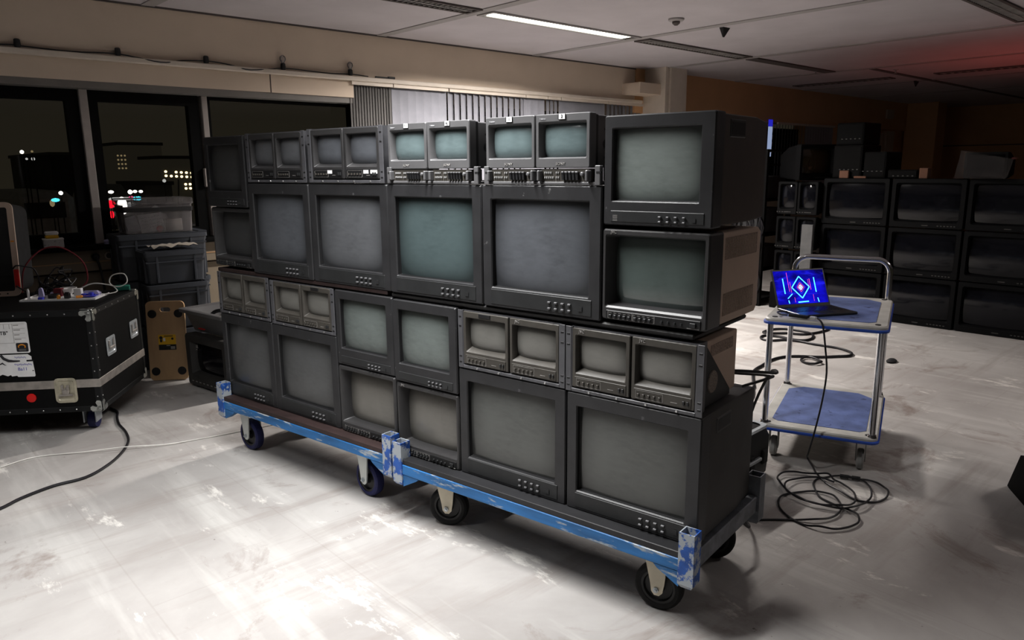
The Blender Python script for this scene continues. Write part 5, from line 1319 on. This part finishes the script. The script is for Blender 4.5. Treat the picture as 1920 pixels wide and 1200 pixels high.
# bearings (dx/dy, dz/dy) of the lamps out in the town, all 22 m out
def town(sx, sz, Y=22.0): return (sx*Y, Y, CAMH+sz*Y)
N_LAMP = [0]
def street(label, sx, sz, lm, r, Y=22.0, name='street_light', cat='street light', tall=5.0, squash=1.0):
    Y = 13.0+.5*N_LAMP[0] if Y == 22.0 else Y; N_LAMP[0] += 1; r *= Y/22.0
    t = thing(name, label, cat, town(sx, sz, Y), 0, None)
    m = MB(); m.lathe([(.004, -r*squash), (r*.8, -r*squash*.6), (r, 0), (r*.8, r*squash*.6), (.004, r*squash)], n=12); m.build('glowing_lamp', lampm[lm], t)
    if tall: MB().tube([(0, 0, -r*squash*.9), (0, 0, -tall)], .010, 5).build('mast', M['night'], t)
    return t
street('bright white street light high up in the left window', .172, .0211, 'white', .045)
street('faint red roof beacon right of the high white street light', .1818, .0217, 'dimwarm', .03)
street('faint white street light below the high one, left of two', .1757, .0135, 'dimwhite', .03)
street('faint white street light below the high one, right of two', .1819, .0135, 'dimwhite', .045)
street('small warm street light in front of the dark slab block', .205, -.0252, 'white', .05)
street('pale cyan sign light above the white van', .1987, -.033, 'cyan', .10, squash=.5, name='sign_light', cat='light')
street('orange light just below the pale cyan sign light', .195, -.0365, 'dimwarm', .06, squash=1.6, name='sign_light', cat='light')
street('white street light at the left edge of the middle window', .2582, -.0255, 'white', .07, squash=.6)
street('white street light in the middle window, left of a row of three', .2797, -.0261, 'white', .06)
street('white street light in the middle window, centre of a row of three', .2853, -.0256, 'white', .055, squash=.7)
street('white street light in the middle window, right of a row of three', .292, -.0258, 'white', .055, squash=.7)
street('cyan sign light under the row of three street lights, left one', .2856, -.0341, 'cyan', .08, squash=.7, name='sign_light', cat='light')
street('cyan sign light under the row of three street lights, right one', .2887, -.0342, 'cyan', .08, squash=.7, name='sign_light', cat='light')
street('pink sign light left of the two cyan ones', .2802, -.0332, 'pink', .07, squash=.8, name='sign_light', cat='light')
street('red tail light on an added mast, low at the left of the middle window', .2565, -.040, 'red', .12, squash=.9, name='tail_light', cat='tail light', Y=15.5, tall=7.6)  # car tail lights; the masts are added only to hold them up
street('second red tail light on an added mast, just below the round red one', .2565, -.0525, 'red', .055, squash=2., name='tail_light', cat='tail light', Y=16.2, tall=7.5)
street('dim white street light below the warm office windows', .321, -.0133, 'dimwhite', .05)
o = MB().tube([(0, 0, 0), (-.10, 0, -1.2)], .02, 6).build('street_pole', M['facade']); o.location = town(.3385, -.012); tag(o, 'thin pale leaning pole at the right of the middle window', 'pole')
def car(label, sx, sz, Y, mat, hl=True, w=1.7, van=False):
    x, y, z = town(sx, sz, Y)
    t = thing('van' if van else 'car', label, 'van' if van else 'car', (x, y, z))
    m = MB()
    if van: m.box(-w/2, w/2, 0, 3.5, -1.2, .4, b=.12)
    else: m.box(-w/2, w/2, 0, 3.8, -.75, -.1, b=.12); m.loft([[(a*w*.45, b, -.1) for a, b in ((-1, .7), (1, .7), (1, 3.2), (-1, 3.2))], [(a*w*.36, b, .35) for a, b in ((-1, 1.3), (1, 1.3), (1, 2.8), (-1, 2.8))]], 0, False, True)
    m.build('body', mat, t)
    MB().box(-w*.32, w*.32, -.02, .02, -.05 if van else -.55, .22 if van else -.40).build('windscreen', M['night'], t)
    for sxx in (-1, 1):
        MB().lathe([(.30, -.1), (.30, .1)], (sxx*w*.42, .7, -1.2 if van else -.75), 'x', 16).build('wheel', M['tyreblack'], t)
    return t, w
ct, w_ = car('dark car with one glaring headlight down in the middle window', .2700, -.0345, 20.5, pm('dark car paint', (.10, .10, .10), .35), w=1.0)
MB().lathe([(.004, -.22), (.06, -.19), (.10, -.10), (.11, 0), (.10, .10), (.06, .19), (.004, .22)], (-.03, -.06, -.16), 'z', 14).build('headlight', lampm['headlight'], ct)
MB().box(.11, .22, -.04, .0, -.26, -.08, b=.02).build('number_plate', lampm['dimwhite'], ct)
MB().lathe([(.30, 0), (.34, .02), (.25, .06)], (0.02, .1, -.02), 'z', 20).build('bonnet_glow', lampm['dimwhite'], ct)  # light falling on the bonnet painted in as a glowing disc
vt_, w_ = car('pale grey van parked beyond the left window', .1875, -.050, 18.0, pm('van paint', (.33, .33, .32), .5), van=True, w=.95)
vt_.scale = (1.2, 1.2, 1.2)
f = MB().box(-60, 80, 8, 90, -8.1, -8.0).build('street_ground', M['night']); f['kind'] = 'structure'

# ================================================================== light
def area(name, loc, sx, sy, power, col, rot=(0, 0, 0), spread=None):
    l = bpy.data.lights.new(name, 'AREA'); l.shape = 'RECTANGLE'; l.size = sx; l.size_y = sy; l.energy = power; l.color = col
    if spread: l.spread = spread
    o = bpy.data.objects.new(name, l); COL.objects.link(o); o.location = loc; o.rotation_euler = rot; return o
area('ceiling_lamp_front', (.98, 2.05, CEIL-.03), 1.35, .13, 66, (1.0, .995, .985), spread=R(118))
area('fill_right', (4.7, -.5, CEIL-.03), 1.5, .13, 21, (1.0, .93, .89), spread=R(150))  # unseen fill added to brighten the right floor and monitor sides
area('fill_left', (-.9, 2.7, CEIL-.03), 1.5, .13, 24, (1.0, .995, .985), spread=R(118))  # unseen fill added to lift the floor on the left
area('ceiling_lamp_lit', (4.68, 4.435, CEIL-.02), 1.48, .11, 215, (1.0, .945, .90), spread=R(158))
l = bpy.data.lights.new('red_lamp', 'SPOT'); l.energy = 42; l.color = (1, .16, .13); l.spot_size = R(140); l.spot_blend = 1.0; l.shadow_soft_size = .2
o = bpy.data.objects.new('red_lamp', l); COL.objects.link(o); o.location = (9.6, 2.0, .45); o.rotation_euler = (PI, 0, 0)
wd = bpy.data.worlds.new('night sky'); SC.world = wd; wd.use_nodes = True
nt = wd.node_tree; nt.nodes.clear()
ow = nt.nodes.new('ShaderNodeOutputWorld'); bg = nt.nodes.new('ShaderNodeBackground')
tc = nt.nodes.new('ShaderNodeTexCoord'); sx = nt.nodes.new('ShaderNodeSeparateXYZ'); nt.links.new(tc.outputs['Generated'], sx.inputs[0])
c = mixc(nt, ramp(nt, sx.outputs['Z'], -.05, .35), (.024, .0205, .0140), (.0165, .0150, .0120))
nt.links.new(c, bg.inputs[0]); bg.inputs[1].default_value = 1.0
nt.links.new(bg.outputs[0], ow.inputs[0])

# lettering becomes plain mesh
bpy.context.view_layer.update()
dg = bpy.context.evaluated_depsgraph_get()
for o in [o for o in bpy.data.objects if o.type == 'FONT']:
    me = bpy.data.meshes.new_from_object(o.evaluated_get(dg)); nm = o.name.split('.')[0]
    n_ = bpy.data.objects.new(nm, me); COL.objects.link(n_); n_.parent = o.parent
    n_.location = o.location; n_.rotation_euler = o.rotation_euler; n_.scale = o.scale
    bpy.data.objects.remove(o)
# ================================================================== camera
cd = bpy.data.cameras.new('camera'); cd.sensor_fit = 'HORIZONTAL'; cd.sensor_width = 36.0; cd.lens = 1394.37/1920*36.0; cd.clip_end = 300
co = bpy.data.objects.new('camera', cd); COL.objects.link(co); SC.camera = co
fw = Vector((0, math.cos(PITCH), -math.sin(PITCH))); rt = Vector((1, 0, 0)); dn = fw.cross(rt)
rt2 = rt*math.cos(ROLL)+dn*math.sin(ROLL); dn2 = -rt*math.sin(ROLL)+dn*math.cos(ROLL)
rz = Matrix.Rotation(-YAWW, 3, 'Z')
rt2, dn2, fw = rz @ rt2, rz @ dn2, rz @ fw
mw = Matrix((rt2, -dn2, -fw)).transposed().to_4x4(); mw.translation = (0, 0, CAMH)
co.matrix_world = mw
SC.view_settings.view_transform = 'Standard'; SC.view_settings.look = 'None'
SC.view_settings.exposure = 0.0; SC.view_settings.gamma = 0.88
